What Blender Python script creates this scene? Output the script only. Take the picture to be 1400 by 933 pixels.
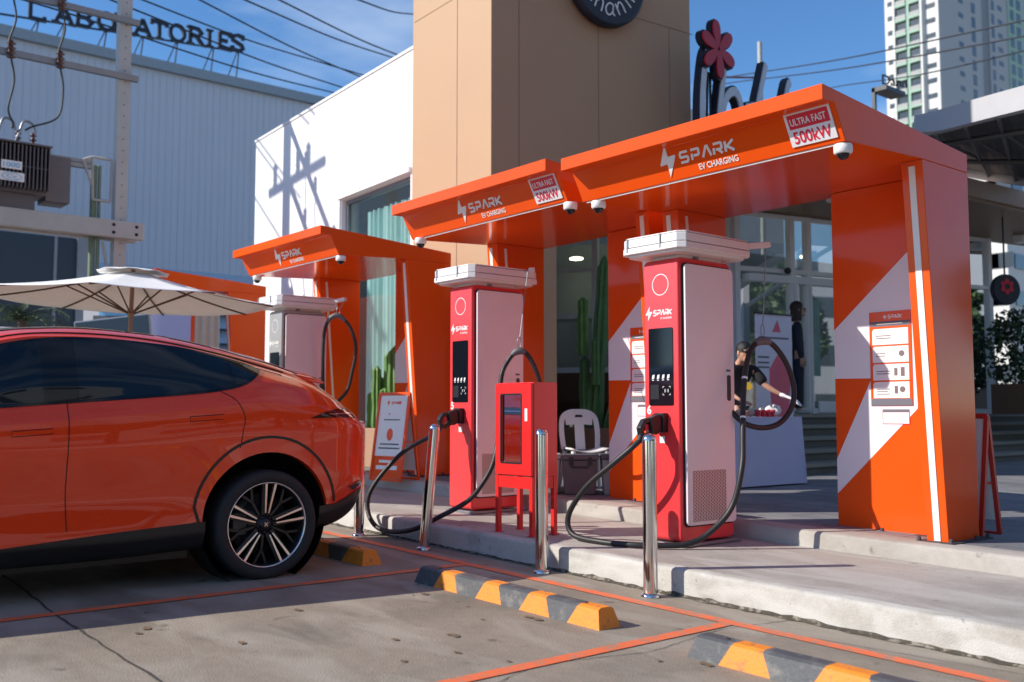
import bpy, bmesh, math, random
from mathutils import Vector, Matrix, Euler
random.seed(7)
R = math.radians
scn = bpy.context.scene
for o in list(bpy.data.objects): bpy.data.objects.remove(o)
col = scn.collection
# ---------------------------------------------------------------- camera, sky, sun, exposure
cd = bpy.data.cameras.new('camera'); cam = bpy.data.objects.new('camera', cd); col.objects.link(cam)
cd.sensor_width = 36; cd.lens = 35.0; cd.clip_end = 3000; cd.clip_start = .05
cam.location = (0, 0, 1.12); cam.rotation_euler = (R(90 + 4.14), 0, R(50.3))
cd.dof.use_dof = True; cd.dof.focus_distance = 6.8; cd.dof.aperture_fstop = 2.0
scn.camera = cam
AZ, EL = R(29.5), R(32)
to_sun = Vector((-math.sin(AZ) * math.cos(EL), -math.cos(AZ) * math.cos(EL), math.sin(EL)))
w = bpy.data.worlds.new('World'); scn.world = w; w.use_nodes = True
nt = w.node_tree; bg = nt.nodes['Background']
sky = nt.nodes.new('ShaderNodeTexSky'); sky.sky_type = 'NISHITA'; sky.sun_disc = False
sky.sun_elevation = EL; sky.sun_rotation = math.atan2(to_sun.x, to_sun.y)
sky.air_density = 1.0; sky.dust_density = 0.0; sky.ozone_density = 5.0; sky.altitude = 600
tc = nt.nodes.new('ShaderNodeTexCoord'); mp = nt.nodes.new('ShaderNodeMapping'); mp.inputs['Scale'].default_value = (1.2, 1.2, 4.5)
nz = nt.nodes.new('ShaderNodeTexNoise'); nz.inputs['Scale'].default_value = 2.2; nz.inputs['Detail'].default_value = 7; nz.inputs['Roughness'].default_value = .55
rp = nt.nodes.new('ShaderNodeValToRGB'); rp.color_ramp.elements[0].position = .46; rp.color_ramp.elements[1].position = .82
rp.color_ramp.elements[1].color = (.5, .5, .5, 1)
mx = nt.nodes.new('ShaderNodeMixRGB'); mx.inputs[2].default_value = (6.0, 6.6, 7.4, 1)
L = nt.links.new
L(tc.outputs['Generated'], mp.inputs[0]); L(mp.outputs[0], nz.inputs[0]); L(nz.outputs[0], rp.inputs[0])
hsv = nt.nodes.new('ShaderNodeHueSaturation'); hsv.inputs['Saturation'].default_value = 1.12; L(sky.outputs[0], hsv.inputs['Color'])
L(rp.outputs[0], mx.inputs[0]); L(hsv.outputs[0], mx.inputs[1]); L(mx.outputs[0], bg.inputs[0])
bg.inputs[1].default_value = 0.117
sd = bpy.data.lights.new('sun', 'SUN'); sun = bpy.data.objects.new('sun', sd); col.objects.link(sun)
sd.energy = 3.9; sd.angle = R(.53); sd.color = (1, .93, .83)
sun.rotation_euler = to_sun.to_track_quat('Z', 'Y').to_euler(); sun.location = (-10, -10, 20)
scn.view_settings.view_transform = 'Standard'; scn.view_settings.look = 'None'
scn.view_settings.exposure = 0.6; scn.view_settings.gamma = 1; scn.view_settings.use_curve_mapping = False
scn.render.resolution_x = 1024; scn.render.resolution_y = 682

# ---------------------------------------------------------------- materials
def C(h):
    r = [int(h[i:i + 2], 16) / 255 for i in (0, 2, 4)]
    return tuple(c / 12.92 if c <= .04045 else ((c + .055) / 1.055) ** 2.4 for c in r) + (1,)
def pm(name, c, rough=.5, metal=0, coat=0, var=.12, scale=6, bump=0, bscale=None, dirt=None, dpos=(.5, .7), dscale=2, spec=.5, rvar=.1):
    """principled with noise variation, optional second 'dirt' colour and bump"""
    m = bpy.data.materials.new(name); m.use_nodes = True; t = m.node_tree; N = t.nodes; K = t.links.new
    b = N['Principled BSDF']
    if isinstance(c, str): c = C(c)
    b.inputs['Metallic'].default_value = metal; b.inputs['Coat Weight'].default_value = coat; b.inputs['Coat Roughness'].default_value = .03
    b.inputs['Specular IOR Level'].default_value = spec
    co = N.new('ShaderNodeTexCoord'); n = N.new('ShaderNodeTexNoise'); n.inputs['Scale'].default_value = scale; n.inputs['Detail'].default_value = 8
    K(co.outputs['Object'], n.inputs['Vector'])
    mr = N.new('ShaderNodeMapRange'); mr.inputs['To Min'].default_value = 1 - var; mr.inputs['To Max'].default_value = 1 + var
    K(n.outputs[0], mr.inputs[0])
    mu = N.new('ShaderNodeVectorMath'); mu.operation = 'SCALE'; mu.inputs[0].default_value = c[:3]; K(mr.outputs[0], mu.inputs['Scale'])
    out = mu.outputs[0]
    if dirt is not None:
        if isinstance(dirt, str): dirt = C(dirt)
        n2 = N.new('ShaderNodeTexNoise'); n2.inputs['Scale'].default_value = dscale; n2.inputs['Detail'].default_value = 10; n2.inputs['Roughness'].default_value = .62
        K(co.outputs['Object'], n2.inputs['Vector'])
        r2 = N.new('ShaderNodeMapRange'); r2.inputs['From Min'].default_value = dpos[0]; r2.inputs['From Max'].default_value = dpos[1]; K(n2.outputs[0], r2.inputs[0])
        x = N.new('ShaderNodeMixRGB'); x.inputs[2].default_value = dirt; K(r2.outputs[0], x.inputs[0]); K(out, x.inputs[1]); out = x.outputs[0]
    K(out, b.inputs['Base Color'])
    r3 = N.new('ShaderNodeMapRange'); r3.inputs['To Min'].default_value = max(0, rough - rvar * rough); r3.inputs['To Max'].default_value = min(1, rough + rvar * rough); K(n.outputs[0], r3.inputs[0]); K(r3.outputs[0], b.inputs['Roughness'])
    if bump:
        n4 = N.new('ShaderNodeTexNoise'); n4.inputs['Scale'].default_value = bscale or scale * 8; n4.inputs['Detail'].default_value = 6; K(co.outputs['Object'], n4.inputs['Vector'])
        bp = N.new('ShaderNodeBump'); bp.inputs['Strength'].default_value = bump; bp.inputs['Distance'].default_value = .01; K(n4.outputs[0], bp.inputs['Height']); K(bp.outputs[0], b.inputs['Normal'])
    return m
M = {}
M['orange'] = pm('orange_panel_paint', (.80, .088, .009, 1), .12, var=.07, scale=1.2, spec=.22, rvar=.35)
M['orange_lip'] = M['orange']
M['white_vinyl'] = pm('white_vinyl', (.74, .73, .76, 1), .35, var=.03)
M['red'] = pm('charger_red_paint', (.80, .045, .05, 1), .33, coat=.2, var=.04)
M['firered'] = pm('cabinet_red_paint', (.72, .022, .022, 1), .3, coat=.3, var=.05)
M['silver_paint'] = pm('charger_grey_paint', (.42, .42, .42, 1), .35, metal=.3, coat=.2, var=.04)
M['panelwhite'] = pm('charger_panel_white', (.82, .71, .73, 1), .4, var=.02)
M['white'] = pm('white_plastic', (.78, .77, .76, 1), .4, var=.03)
M['offwhite'] = pm('offwhite_fabric', (.80, .79, .77, 1), .85, var=.06, bump=.2, bscale=200)
M['black'] = pm('black_plastic', (.015, .015, .018, 1), .35, var=.2)
M['rubber'] = pm('black_rubber', (.016, .016, .018, 1), .5, var=.2, scale=20)
M['tyre'] = pm('tyre_rubber', (.022, .022, .024, 1), .75, var=.25, scale=30, bump=.3, bscale=90)
M['screen'] = pm('screen_glass', (.006, .008, .012, 1), .06, var=.1)
M['dark'] = pm('dark_gap', (.012, .010, .010, 1), .8)
M['chrome'] = pm('polished_steel', (.72, .70, .68, 1), .10, metal=1, var=.05, scale=12, bump=.03, bscale=8)
M['steel'] = pm('galvanised_steel', (.27, .29, .32, 1), .42, metal=.7, var=.15)
M['silver'] = pm('machined_alloy', (.72, .72, .74, 1), .22, metal=.9, var=.04)
M['strip'] = pm('light_strip_diffuser', (.80, .78, .74, 1), .4, var=.03)
M['signred'] = pm('sign_red_print', (.62, .02, .05, 1), .4, var=.03)
M['signgrey'] = pm('sign_grey_print', (.13, .13, .16, 1), .5, var=.05)
M['ink'] = pm('dark_ink', (.05, .05, .06, 1), .5)
M['kerbo'] = pm('stop_orange_paint', (.82, .245, .02, 1), .6, var=.15, scale=14, bump=.3, bscale=60, dirt=(.22, .12, .07, 1), dpos=(.55, .72), dscale=16)
M['kerbd'] = pm('stop_dark_paint', (.075, .078, .085, 1), .6, var=.2, scale=14, bump=.25, bscale=60, dirt=(.22, .20, .18, 1), dpos=(.52, .75), dscale=12)
M['tan'] = pm('tan_cladding', (.45, .285, .165, 1), .6, var=.07, scale=.8)
M['whitewall'] = pm('white_render_wall', (.76, .76, .77, 1), .7, var=.03, scale=.7, bump=.05, bscale=30)
M['wood'] = pm('brown_wood_boards', (.13, .065, .035, 1), .55, var=.25, scale=3)
M['planter'] = pm('planter_terracotta', (.36, .22, .14, 1), .7, var=.1)
M['paintline'] = pm('orange_line_paint', (.80, .16, .055, 1), .6, var=.12, scale=5, bump=.1, dirt=(.36, .22, .15, 1), dpos=(.48, .66), dscale=16)
M['conc_pole'] = pm('pole_concrete', (.42, .42, .41, 1), .8, var=.12, scale=4, bump=.3, bscale=40)
M['porcelain'] = pm('brown_porcelain', (.09, .03, .02, 1), .25, var=.2)
M['transf'] = pm('transformer_grey', (.13, .12, .13, 1), .5, var=.12)
M['cable'] = pm('line_cable', (.03, .03, .035, 1), .6)
M['aframered'] = pm('sign_frame_red', (.50, .03, .02, 1), .4, coat=.2)
M['blueprint'] = pm('banner_blue_print', (.20, .50, .74, 1), .5, var=.35, scale=1.5)
M['lilac'] = pm('lilac_cloth', (.42, .44, .66, 1), .85, var=.04)
M['cloth'] = pm('shade_tinted_tablecloth', (.55, .56, .77, 1), .85, var=.04, bump=.15, bscale=20)  # white cloth with the blue of its shade put into the colour
M['skin'] = pm('skin', (.50, .27, .18, 1), .5, var=.05)
M['navy'] = pm('navy_suit_cloth', (.012, .015, .028, 1), .8, var=.15, bump=.1)
M['blackcloth'] = pm('black_cloth', (.012, .012, .014, 1), .85, var=.2)
M['hairbrown'] = pm('brown_hair', (.035, .014, .008, 1), .5, var=.3, scale=40, bump=.4)
M['hairblack'] = pm('black_hair', (.010, .009, .010, 1), .5, var=.3, scale=40, bump=.4)
M['glove'] = pm('white_glove', (.78, .78, .78, 1), .7)
M['pink'] = pm('pink_print', (.62, .10, .16, 1), .5, var=.12)
M['food'] = pm('food_wrap', (.60, .36, .26, 1), .6, var=.35, scale=25)
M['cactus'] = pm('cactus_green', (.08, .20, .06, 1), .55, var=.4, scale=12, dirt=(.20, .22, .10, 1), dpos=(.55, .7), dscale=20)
M['cactus_lit'] = pm('cactus_sunlit_green', (.12, .26, .06, 1), .55, var=.3, scale=9)  # brighter copy of the cactus green, sunlight put into the colour
M['leaf'] = pm('leaf_green', (.045, .085, .025, 1), .6, var=.4, scale=2)
M['leafd'] = pm('leaf_dark_green', (.018, .038, .014, 1), .6, var=.4, scale=2)
M['bark'] = pm('bark', (.10, .07, .05, 1), .9, var=.3, bump=.5)
M['grey'] = pm('cooler_dark_grey', (.12, .12, .13, 1), .55)
M['lgrey'] = pm('cooler_light_grey', (.40, .40, .38, 1), .55)
M['yellow'] = pm('yellow_plastic', (.75, .48, .02, 1), .5)
M['darkred'] = pm('petal_red', (.42, .018, .04, 1), .45)
M['sgrey'] = pm('letter_face_grey', (.55, .60, .66, 1), .5)
M['navyl'] = pm('letter_navy', (.010, .018, .035, 1), .5)
M['frame'] = pm('window_frame_white', (.86, .86, .86, 1), .4, var=.03)
M['aptwhite'] = pm('apartment_white', (.62, .62, .60, 1), .8, var=.06, scale=.2)
M['aptgrey'] = pm('apartment_grey', (.38, .39, .40, 1), .8, var=.06, scale=.2)
M['mint'] = pm('apartment_mint', (.30, .45, .36, 1), .8, var=.06, scale=.2)
M['aptwin'] = pm('apartment_window_glass', (.06, .075, .09, 1), .15, var=.5, scale=.3)
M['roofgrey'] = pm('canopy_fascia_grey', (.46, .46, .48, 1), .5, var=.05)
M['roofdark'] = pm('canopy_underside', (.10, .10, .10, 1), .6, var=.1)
M['beige'] = pm('beige_curtain', (.50, .44, .36, 1), .9, var=.1)
M['curtain'] = pm('sheer_teal_curtain', (.62, .76, .72, 1), .85, var=.12, scale=3)
M['interior'] = pm('shop_interior', (.36, .35, .32, 1), .8, var=.5, scale=1.2)
M['darkblue'] = pm('dark_blue_cladding', (.022, .045, .07, 1), .35, var=.1, scale=.4)
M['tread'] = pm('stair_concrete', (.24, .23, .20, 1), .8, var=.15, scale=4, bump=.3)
M['carblack'] = pm('car_black_trim', (.010, .011, .012, 1), .4, var=.1)
M['cargloss'] = pm('car_gloss_black', (.004, .005, .006, 1), .06, var=.1)
M['cargap'] = pm('car_panel_gap', (.02, .006, .004, 1), .8)
M['carglass'] = pm('car_tinted_glass', (.004, .007, .010, 1), .03, var=.1, spec=.6)
M['lampred'] = pm('tail_lamp_lens', (.05, .004, .006, 1), .06, coat=1)
M['brake'] = pm('brake_steel', (.20, .20, .21, 1), .35, metal=.8)
m = pm('car_orange_paint', (.86, .050, .006, 1), .28, metal=.0, coat=1.0, var=.02, spec=.2); M['car'] = m
m.node_tree.nodes['Principled BSDF'].inputs['Coat Roughness'].default_value = .015
# concrete slab of the lot: stains, patches, fine cracks
def concrete(name, base, dark, light, sc=1.0, vor=.0, brick=False):
    m = pm(name, base, .78, var=.16, scale=14 * sc, bump=.45, bscale=110, dirt=dark, dpos=(.46, .74), dscale=.9 * sc)
    t = m.node_tree; N = t.nodes; K = t.links.new; b = N['Principled BSDF']; co = [n for n in N if n.type == 'TEX_COORD'][0]
    src = b.inputs['Base Color'].links[0].from_socket
    n = N.new('ShaderNodeTexNoise'); n.inputs['Scale'].default_value = 2.3 * sc; n.inputs['Detail'].default_value = 9; n.inputs['Distortion'].default_value = .8
    mpn = N.new('ShaderNodeMapping'); mpn.inputs['Scale'].default_value = (.45, 1.3, 1); K(co.outputs['Object'], mpn.inputs[0]); K(mpn.outputs[0], n.inputs['Vector'])
    r = N.new('ShaderNodeMapRange'); r.inputs['From Min'].default_value = .46; r.inputs['From Max'].default_value = .64; r.inputs['To Max'].default_value = .85; K(n.outputs[0], r.inputs[0])
    x = N.new('ShaderNodeMixRGB'); x.inputs[2].default_value = light; K(r.outputs[0], x.inputs[0]); K(src, x.inputs[1]); last = x.outputs[0]
    # dark specks / oil spots
    v = N.new('ShaderNodeTexNoise'); v.inputs['Scale'].default_value = 5.5 * sc; v.inputs['Detail'].default_value = 3; K(co.outputs['Object'], v.inputs['Vector'])
    r2 = N.new('ShaderNodeMapRange'); r2.inputs['From Min'].default_value = .66; r2.inputs['From Max'].default_value = .74; r2.inputs['To Max'].default_value = .6; K(v.outputs[0], r2.inputs[0])
    x2 = N.new('ShaderNodeMixRGB'); x2.inputs[2].default_value = tuple(c * .45 for c in dark[:3]) + (1,); K(r2.outputs[0], x2.inputs[0]); K(last, x2.inputs[1]); last = x2.outputs[0]
    if brick:
        bt = N.new('ShaderNodeTexBrick'); bt.inputs['Scale'].default_value = 1; bt.inputs['Brick Width'].default_value = .6; bt.inputs['Row Height'].default_value = .3; bt.inputs['Mortar Size'].default_value = .006
        bt.inputs['Color1'].default_value = (1, 1, 1, 1); bt.inputs['Color2'].default_value = (.82, .82, .84, 1); bt.inputs['Mortar'].default_value = (.45, .45, .45, 1)
        K(co.outputs['Object'], bt.inputs['Vector']); x3 = N.new('ShaderNodeMixRGB'); x3.blend_type = 'MULTIPLY'; x3.inputs[0].default_value = 1; K(last, x3.inputs[1]); K(bt.outputs[0], x3.inputs[2]); last = x3.outputs[0]
    K(last, b.inputs['Base Color'])
    return m
M['lot'] = concrete('lot_concrete', (.270, .226, .175, 1), (.14, .124, .10, 1), (.355, .312, .255, 1))
M['plat'] = concrete('platform_concrete', (.385, .355, .32, 1), (.27, .245, .215, 1), (.45, .425, .39, 1), 1.4)
M['paver'] = concrete('plaza_pavers', (.22, .22, .23, 1), (.15, .15, .16, 1), (.27, .27, .275, 1), 1.2, brick=True)
M['kerb'] = concrete('kerb_whitewash', (.46, .44, .40, 1), (.30, .275, .235, 1), (.53, .51, .475, 1), 3.0)
def ribbed(name, c, period, depth, dark=.75, rough=.5, axis='u'):
    m = pm(name, c, rough, var=.05, scale=.5); t = m.node_tree; N = t.nodes; K = t.links.new; b = N['Principled BSDF']
    co = [n for n in N if n.type == 'TEX_COORD'][0]; src = b.inputs['Base Color'].links[0].from_socket
    wv = N.new('ShaderNodeTexWave'); wv.wave_profile = 'SAW'; wv.bands_direction = {'x': 'X', 'y': 'Y', 'z': 'Z', 'u': 'Y'}[axis]; wv.inputs['Scale'].default_value = math.pi * 2 / period / 20 * 1.0
    K(co.outputs['Object'], wv.inputs['Vector'])
    r = N.new('ShaderNodeMapRange'); r.inputs['From Min'].default_value = 0; r.inputs['From Max'].default_value = .12; r.inputs['To Min'].default_value = dark; K(wv.outputs[1], r.inputs[0])
    s = N.new('ShaderNodeVectorMath'); s.operation = 'SCALE'; K(src, s.inputs[0]); K(r.outputs[0], s.inputs['Scale']); K(s.outputs[0], b.inputs['Base Color'])
    return m
M['corr'] = ribbed('corrugated_blue_grey', (.62, .64, .69, 1), .5, .02, .93, .5, 'y')
def glass_mat(name, tint, refl=.28, rough=.01):
    m = bpy.data.materials.new(name); m.use_nodes = True; t = m.node_tree; N = t.nodes; K = t.links.new
    N.remove(N['Principled BSDF']); o = N['Material Output']
    g = N.new('ShaderNodeBsdfGlossy'); g.inputs['Roughness'].default_value = rough; g.inputs['Color'].default_value = (.85, .9, .92, 1)
    tr = N.new('ShaderNodeBsdfTransparent'); tr.inputs['Color'].default_value = tint
    lw = N.new('ShaderNodeLayerWeight'); lw.inputs['Blend'].default_value = .25
    mr = N.new('ShaderNodeMapRange'); mr.inputs['To Min'].default_value = refl; mr.inputs['To Max'].default_value = 1; K(lw.outputs['Fresnel'], mr.inputs[0])
    mi = N.new('ShaderNodeMixShader'); K(mr.outputs[0], mi.inputs[0]); K(tr.outputs[0], mi.inputs[1]); K(g.outputs[0], mi.inputs[2]); K(mi.outputs[0], o.inputs[0])
    return m
M['shopglass'] = glass_mat('shopfront_glass', (.66, .74, .72, 1), .50)
M['winglass'] = glass_mat('window_glass', (.72, .84, .86, 1), .16)
M['cabglass'] = glass_mat('cabinet_glass', (.35, .12, .14, 1), .10)
M['clear'] = glass_mat('clear_dome', (.12, .12, .14, 1), .2)
# perforated grille
m = pm('perforated_grille', (.52, .48, .49, 1), .45, metal=.3, var=.02); M['grille'] = m
t = m.node_tree; N = t.nodes; K = t.links.new; b = N['Principled BSDF']; co = [n for n in N if n.type == 'TEX_COORD'][0]; src = b.inputs['Base Color'].links[0].from_socket
sp = N.new('ShaderNodeMapping'); sp.inputs['Rotation'].default_value = (0, R(90), 0); K(co.outputs['Object'], sp.inputs[0])
mp2 = N.new('ShaderNodeCombineXYZ'); sep = N.new('ShaderNodeSeparateXYZ'); K(co.outputs['Object'], sep.inputs[0]); K(sep.outputs['Z'], mp2.inputs['X']); K(sep.outputs['Y'], mp2.inputs['Y'])
bk = N.new('ShaderNodeTexBrick'); bk.inputs['Scale'].default_value = 1; bk.inputs['Brick Width'].default_value = .024; bk.inputs['Row Height'].default_value = .018; bk.inputs['Mortar Size'].default_value = .0052
bk.inputs['Color1'].default_value = (.10, .10, .10, 1); bk.inputs['Color2'].default_value = (.16, .15, .15, 1); bk.inputs['Mortar'].default_value = (1, 1, 1, 1); K(mp2.outputs[0], bk.inputs['Vector'])
xx = N.new('ShaderNodeMixRGB'); xx.blend_type = 'MULTIPLY'; xx.inputs[0].default_value = 1; K(src, xx.inputs[1]); K(bk.outputs[0], xx.inputs[2]); K(xx.outputs[0], b.inputs['Base Color'])

# ---------------------------------------------------------------- mesh kit
def fr(o=(0, 0, 0), ex=(1, 0, 0), ey=(0, 1, 0), ez=None):
    o = Vector(o); ex = Vector(ex); ey = Vector(ey); ez = Vector(ez) if ez is not None else ex.cross(ey)
    return lambda u, v, w=0: o + ex * u + ey * v + ez * w
FRONT = lambda o: fr(o, (1, 0, 0), (0, 0, 1), (0, -1, 0))      # drawn on a face that looks to -Y
SIDE = lambda o: fr(o, (0, 1, 0), (0, 0, 1), (1, 0, 0))        # drawn on a face that looks to +X
ID = lambda u, v, w=0: Vector((u, v, w))
class MB:
    def __init__(s): s.v = []; s.f = []; s.m = []; s.s = []
    def add(s, vs, fs, mat=0, smooth=False):
        b = len(s.v); s.v += [tuple(v) for v in vs]
        for f in fs: s.f.append([i + b for i in f]); s.m.append(mat); s.s.append(smooth)
        return s
    def box(s, x0, x1, y0, y1, z0, z1, mat=0, F=ID):
        vs = [F(x, y, z) for z in (z0, z1) for x, y in ((x0, y0), (x1, y0), (x1, y1), (x0, y1))]
        return s.add(vs, [(3, 2, 1, 0), (4, 5, 6, 7), (0, 1, 5, 4), (1, 2, 6, 5), (2, 3, 7, 6), (3, 0, 4, 7)], mat)
    def prism(s, poly, d0, d1, mat=0, F=ID, smooth=False):
        n = len(poly); vs = [F(a, b, d0) for a, b in poly] + [F(a, b, d1) for a, b in poly]
        s.add(vs, [tuple(range(n - 1, -1, -1)), tuple(range(n, 2 * n))], mat)
        b = len(s.v) - 2 * n
        for i in range(n): s.f.append([b + i, b + (i + 1) % n, b + n + (i + 1) % n, b + n + i]); s.m.append(mat); s.s.append(smooth)
        return s
    def poly(s, poly, mat=0, F=ID, w=0): return s.add([F(a, b, w) for a, b in poly], [tuple(range(len(poly)))], mat)
    def tube(s, pts, r, n=10, mat=0, closed=False):
        P = [Vector(p) for p in pts]; N = len(P); rr = r if isinstance(r, (list, tuple)) else [r] * N
        T = []
        for i in range(N):
            a = P[(i - 1) % N] if (closed or i > 0) else P[i]; b = P[(i + 1) % N] if (closed or i < N - 1) else P[i]
            T.append((b - a).normalized())
        ref = Vector((0, 0, 1)) if abs(T[0].z) < .9 else Vector((1, 0, 0)); u = T[0].cross(ref).normalized(); vs = []
        for i in range(N):
            u = (u - T[i] * u.dot(T[i])).normalized(); v = T[i].cross(u)
            for k in range(n): a = 2 * math.pi * k / n; vs.append(P[i] + (u * math.cos(a) + v * math.sin(a)) * rr[i])
        fs = []
        for i in range(N if closed else N - 1):
            j = (i + 1) % N
            for k in range(n): fs.append((i * n + k, i * n + (k + 1) % n, j * n + (k + 1) % n, j * n + k))
        s.add(vs, fs, mat, True)
        if not closed: s.add(vs[:n], [tuple(range(n - 1, -1, -1))], mat); s.add(vs[-n:], [tuple(range(n))], mat)
        return s
    def lathe(s, prof, n=24, mat=0, F=ID, cap=True, smooth=True):
        vs = []
        for r, h in prof:
            for k in range(n): a = 2 * math.pi * k / n; vs.append(F(r * math.cos(a), r * math.sin(a), h))
        fs = [(i * n + k, i * n + (k + 1) % n, (i + 1) * n + (k + 1) % n, (i + 1) * n + k) for i in range(len(prof) - 1) for k in range(n)]
        s.add(vs, fs, mat, smooth)
        if cap: s.add(vs[:n], [tuple(range(n - 1, -1, -1))], mat); s.add(vs[-n:], [tuple(range(n))], mat)
        return s
    def grid(s, fn, nu, nv, mat=0, smooth=True):
        vs = [fn(i / nu, j / nv) for i in range(nu + 1) for j in range(nv + 1)]
        return s.add(vs, [(i * (nv + 1) + j, (i + 1) * (nv + 1) + j, (i + 1) * (nv + 1) + j + 1, i * (nv + 1) + j + 1) for i in range(nu) for j in range(nv)], mat, smooth)
    def ell(s, c, r, mat=0, nu=12, nv=8, rot=None):
        c = Vector(c); q = rot or Matrix.Identity(3)
        vs = []; fs = []
        for j in range(nv + 1):
            b = -math.pi / 2 + math.pi * j / nv
            for i in range(nu): a = 2 * math.pi * i / nu; vs.append(c + q @ Vector((r[0] * math.cos(a) * math.cos(b), r[1] * math.sin(a) * math.cos(b), r[2] * math.sin(b))))
        for j in range(nv):
            for i in range(nu): fs.append((j * nu + i, j * nu + (i + 1) % nu, (j + 1) * nu + (i + 1) % nu, (j + 1) * nu + i))
        return s.add(vs, fs, mat, True)
    def stroke(s, pts, wd, d=.003, mat=0, F=ID, closed=False, w0=0):
        """flat ribbon of width wd along a 2D polyline, mitred, extruded d"""
        P = [Vector(p[:2]) for p in pts]; n = len(P); Lf = []; Rt = []
        for i in range(n):
            a = P[(i - 1) % n] if (closed or i) else None; b = P[(i + 1) % n] if (closed or i < n - 1) else None
            d1 = (P[i] - a).normalized() if a is not None else None; d2 = (b - P[i]).normalized() if b is not None else None
            if d1 is None: d1 = d2
            if d2 is None: d2 = d1
            n1 = Vector((-d1.y, d1.x)); n2 = Vector((-d2.y, d2.x)); mm = n1 + n2
            mm = mm / max(mm.length_squared, .35) * 2 if mm.length > 1e-4 else n1
            Lf.append(P[i] + mm * wd / 2); Rt.append(P[i] - mm * wd / 2)
        vs = []
        for ww in (w0, w0 + d):
            for i in range(n): vs.append(F(Lf[i].x, Lf[i].y, ww)); vs.append(F(Rt[i].x, Rt[i].y, ww))
        fs = []; o = 2 * n
        for i in range(n if closed else n - 1):
            j = (i + 1) % n; a, b, c, e = 2 * i, 2 * i + 1, 2 * j + 1, 2 * j
            fs += [(a + o, b + o, c + o, e + o), (a, e, c, b), (a, a + o, e + o, e), (b, c, c + o, b + o)]
        if not closed: fs += [(0, 1, 1 + o, o), (2 * n - 2, 2 * n - 2 + o, 2 * n - 1 + o, 2 * n - 1)]
        return s.add(vs, fs, mat)
    def build(s, name, mats, parent=None, world=False, bevel=0, seg=2, sub=0, label=None, smooth_all=False, bang=40):
        if not isinstance(mats, (list, tuple)): mats = [mats]
        mats = [M[k] if isinstance(k, str) else k for k in mats]
        me = bpy.data.meshes.new(name); vv = s.v
        if world and parent is not None:
            inv = world_matrix(parent).inverted(); vv = [tuple(inv @ Vector(v)) for v in vv]
        me.from_pydata(vv, [], s.f); 
        for m_ in mats: me.materials.append(m_)
        me.polygons.foreach_set('material_index', s.m); me.polygons.foreach_set('use_smooth', [x or smooth_all for x in s.s]); me.update()
        bm = bmesh.new(); bm.from_mesh(me); bmesh.ops.recalc_face_normals(bm, faces=bm.faces); bm.to_mesh(me); bm.free()
        o = bpy.data.objects.new(name, me); col.objects.link(o)
        if parent is not None: o.parent = parent
        if bevel:
            b = o.modifiers.new('bevel', 'BEVEL'); b.width = bevel; b.segments = seg; b.limit_method = 'ANGLE'; b.angle_limit = R(bang); b.harden_normals = True
            me.polygons.foreach_set('use_smooth', [True] * len(me.polygons))
        if sub: q = o.modifiers.new('sub', 'SUBSURF'); q.levels = sub; q.render_levels = sub
        if label: o['label'] = label
        return o
def build_each(mb, name, mats, parent=None, world=False, **kw):
    """every loose piece of mb becomes an object of its own"""
    par = list(range(len(mb.v)))
    def find(a):
        while par[a] != a: par[a] = par[par[a]]; a = par[a]
        return a
    for f in mb.f:
        r0 = find(f[0])
        for q in f[1:]: par[find(q)] = r0
    key = {}; 
    for i, v in enumerate(mb.v): key.setdefault((round(v[0], 5), round(v[1], 5), round(v[2], 5)), []).append(i)
    for ids in key.values():
        for q in ids[1:]: par[find(q)] = find(ids[0])
    groups = {}
    for k, f in enumerate(mb.f): groups.setdefault(find(f[0]), []).append(k)
    out = []
    for ks in groups.values():
        m2 = MB(); mp_ = {}
        for k in ks:
            fi = []
            for q in mb.f[k]:
                if q not in mp_: mp_[q] = len(m2.v); m2.v.append(mb.v[q])
                fi.append(mp_[q])
            m2.f.append(fi); m2.m.append(mb.m[k]); m2.s.append(mb.s[k])
        out.append(m2.build(name, mats, parent, world, **kw))
    return out
def world_matrix(o):
    m = Matrix.LocRotScale(o.location, o.rotation_euler, o.scale)
    return world_matrix(o.parent) @ m if o.parent else m
def tag(o, label, cat, group=None):
    o['label'] = label; o['category'] = cat
    if group: o['group'] = group
    return o
def struct(o): o['kind'] = 'structure'; return o
def thing(name, label, cat, loc=(0, 0, 0), rz=0, group=None, rot=None):
    o = bpy.data.objects.new(name, None); col.objects.link(o); o.location = loc; o.rotation_euler = rot or (0, 0, rz)
    o.empty_display_size = .1
    return tag(o, label, cat, group)
def kids(o): return [c for c in bpy.data.objects if c.parent == o]
def copy_tree(o, loc=None, rz=None, label=None, parent=None):
    c = o.copy(); col.objects.link(c); c.parent = parent
    for ch in kids(o): copy_tree(ch, parent=c)
    if loc is not None: c.location = loc
    if rz is not None: c.rotation_euler = (0, 0, rz)
    if label: c['label'] = label
    return c
def smooth(pts, n=8, closed=False):
    P = [Vector(p) for p in pts]; out = []; N = len(P)
    for i in range(N if closed else N - 1):
        p0 = P[(i - 1) % N] if closed or i else P[0] * 2 - P[1]; p1 = P[i]; p2 = P[(i + 1) % N]; p3 = P[(i + 2) % N] if closed or i < N - 2 else P[-1] * 2 - P[-2]
        for k in range(n):
            t = k / n; out.append(.5 * ((2 * p1) + (p2 - p0) * t + (2 * p0 - 5 * p1 + 4 * p2 - p3) * t * t + (3 * p1 - p0 - 3 * p2 + p3) * t ** 3))
    if not closed: out.append(P[-1])
    return out
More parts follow.
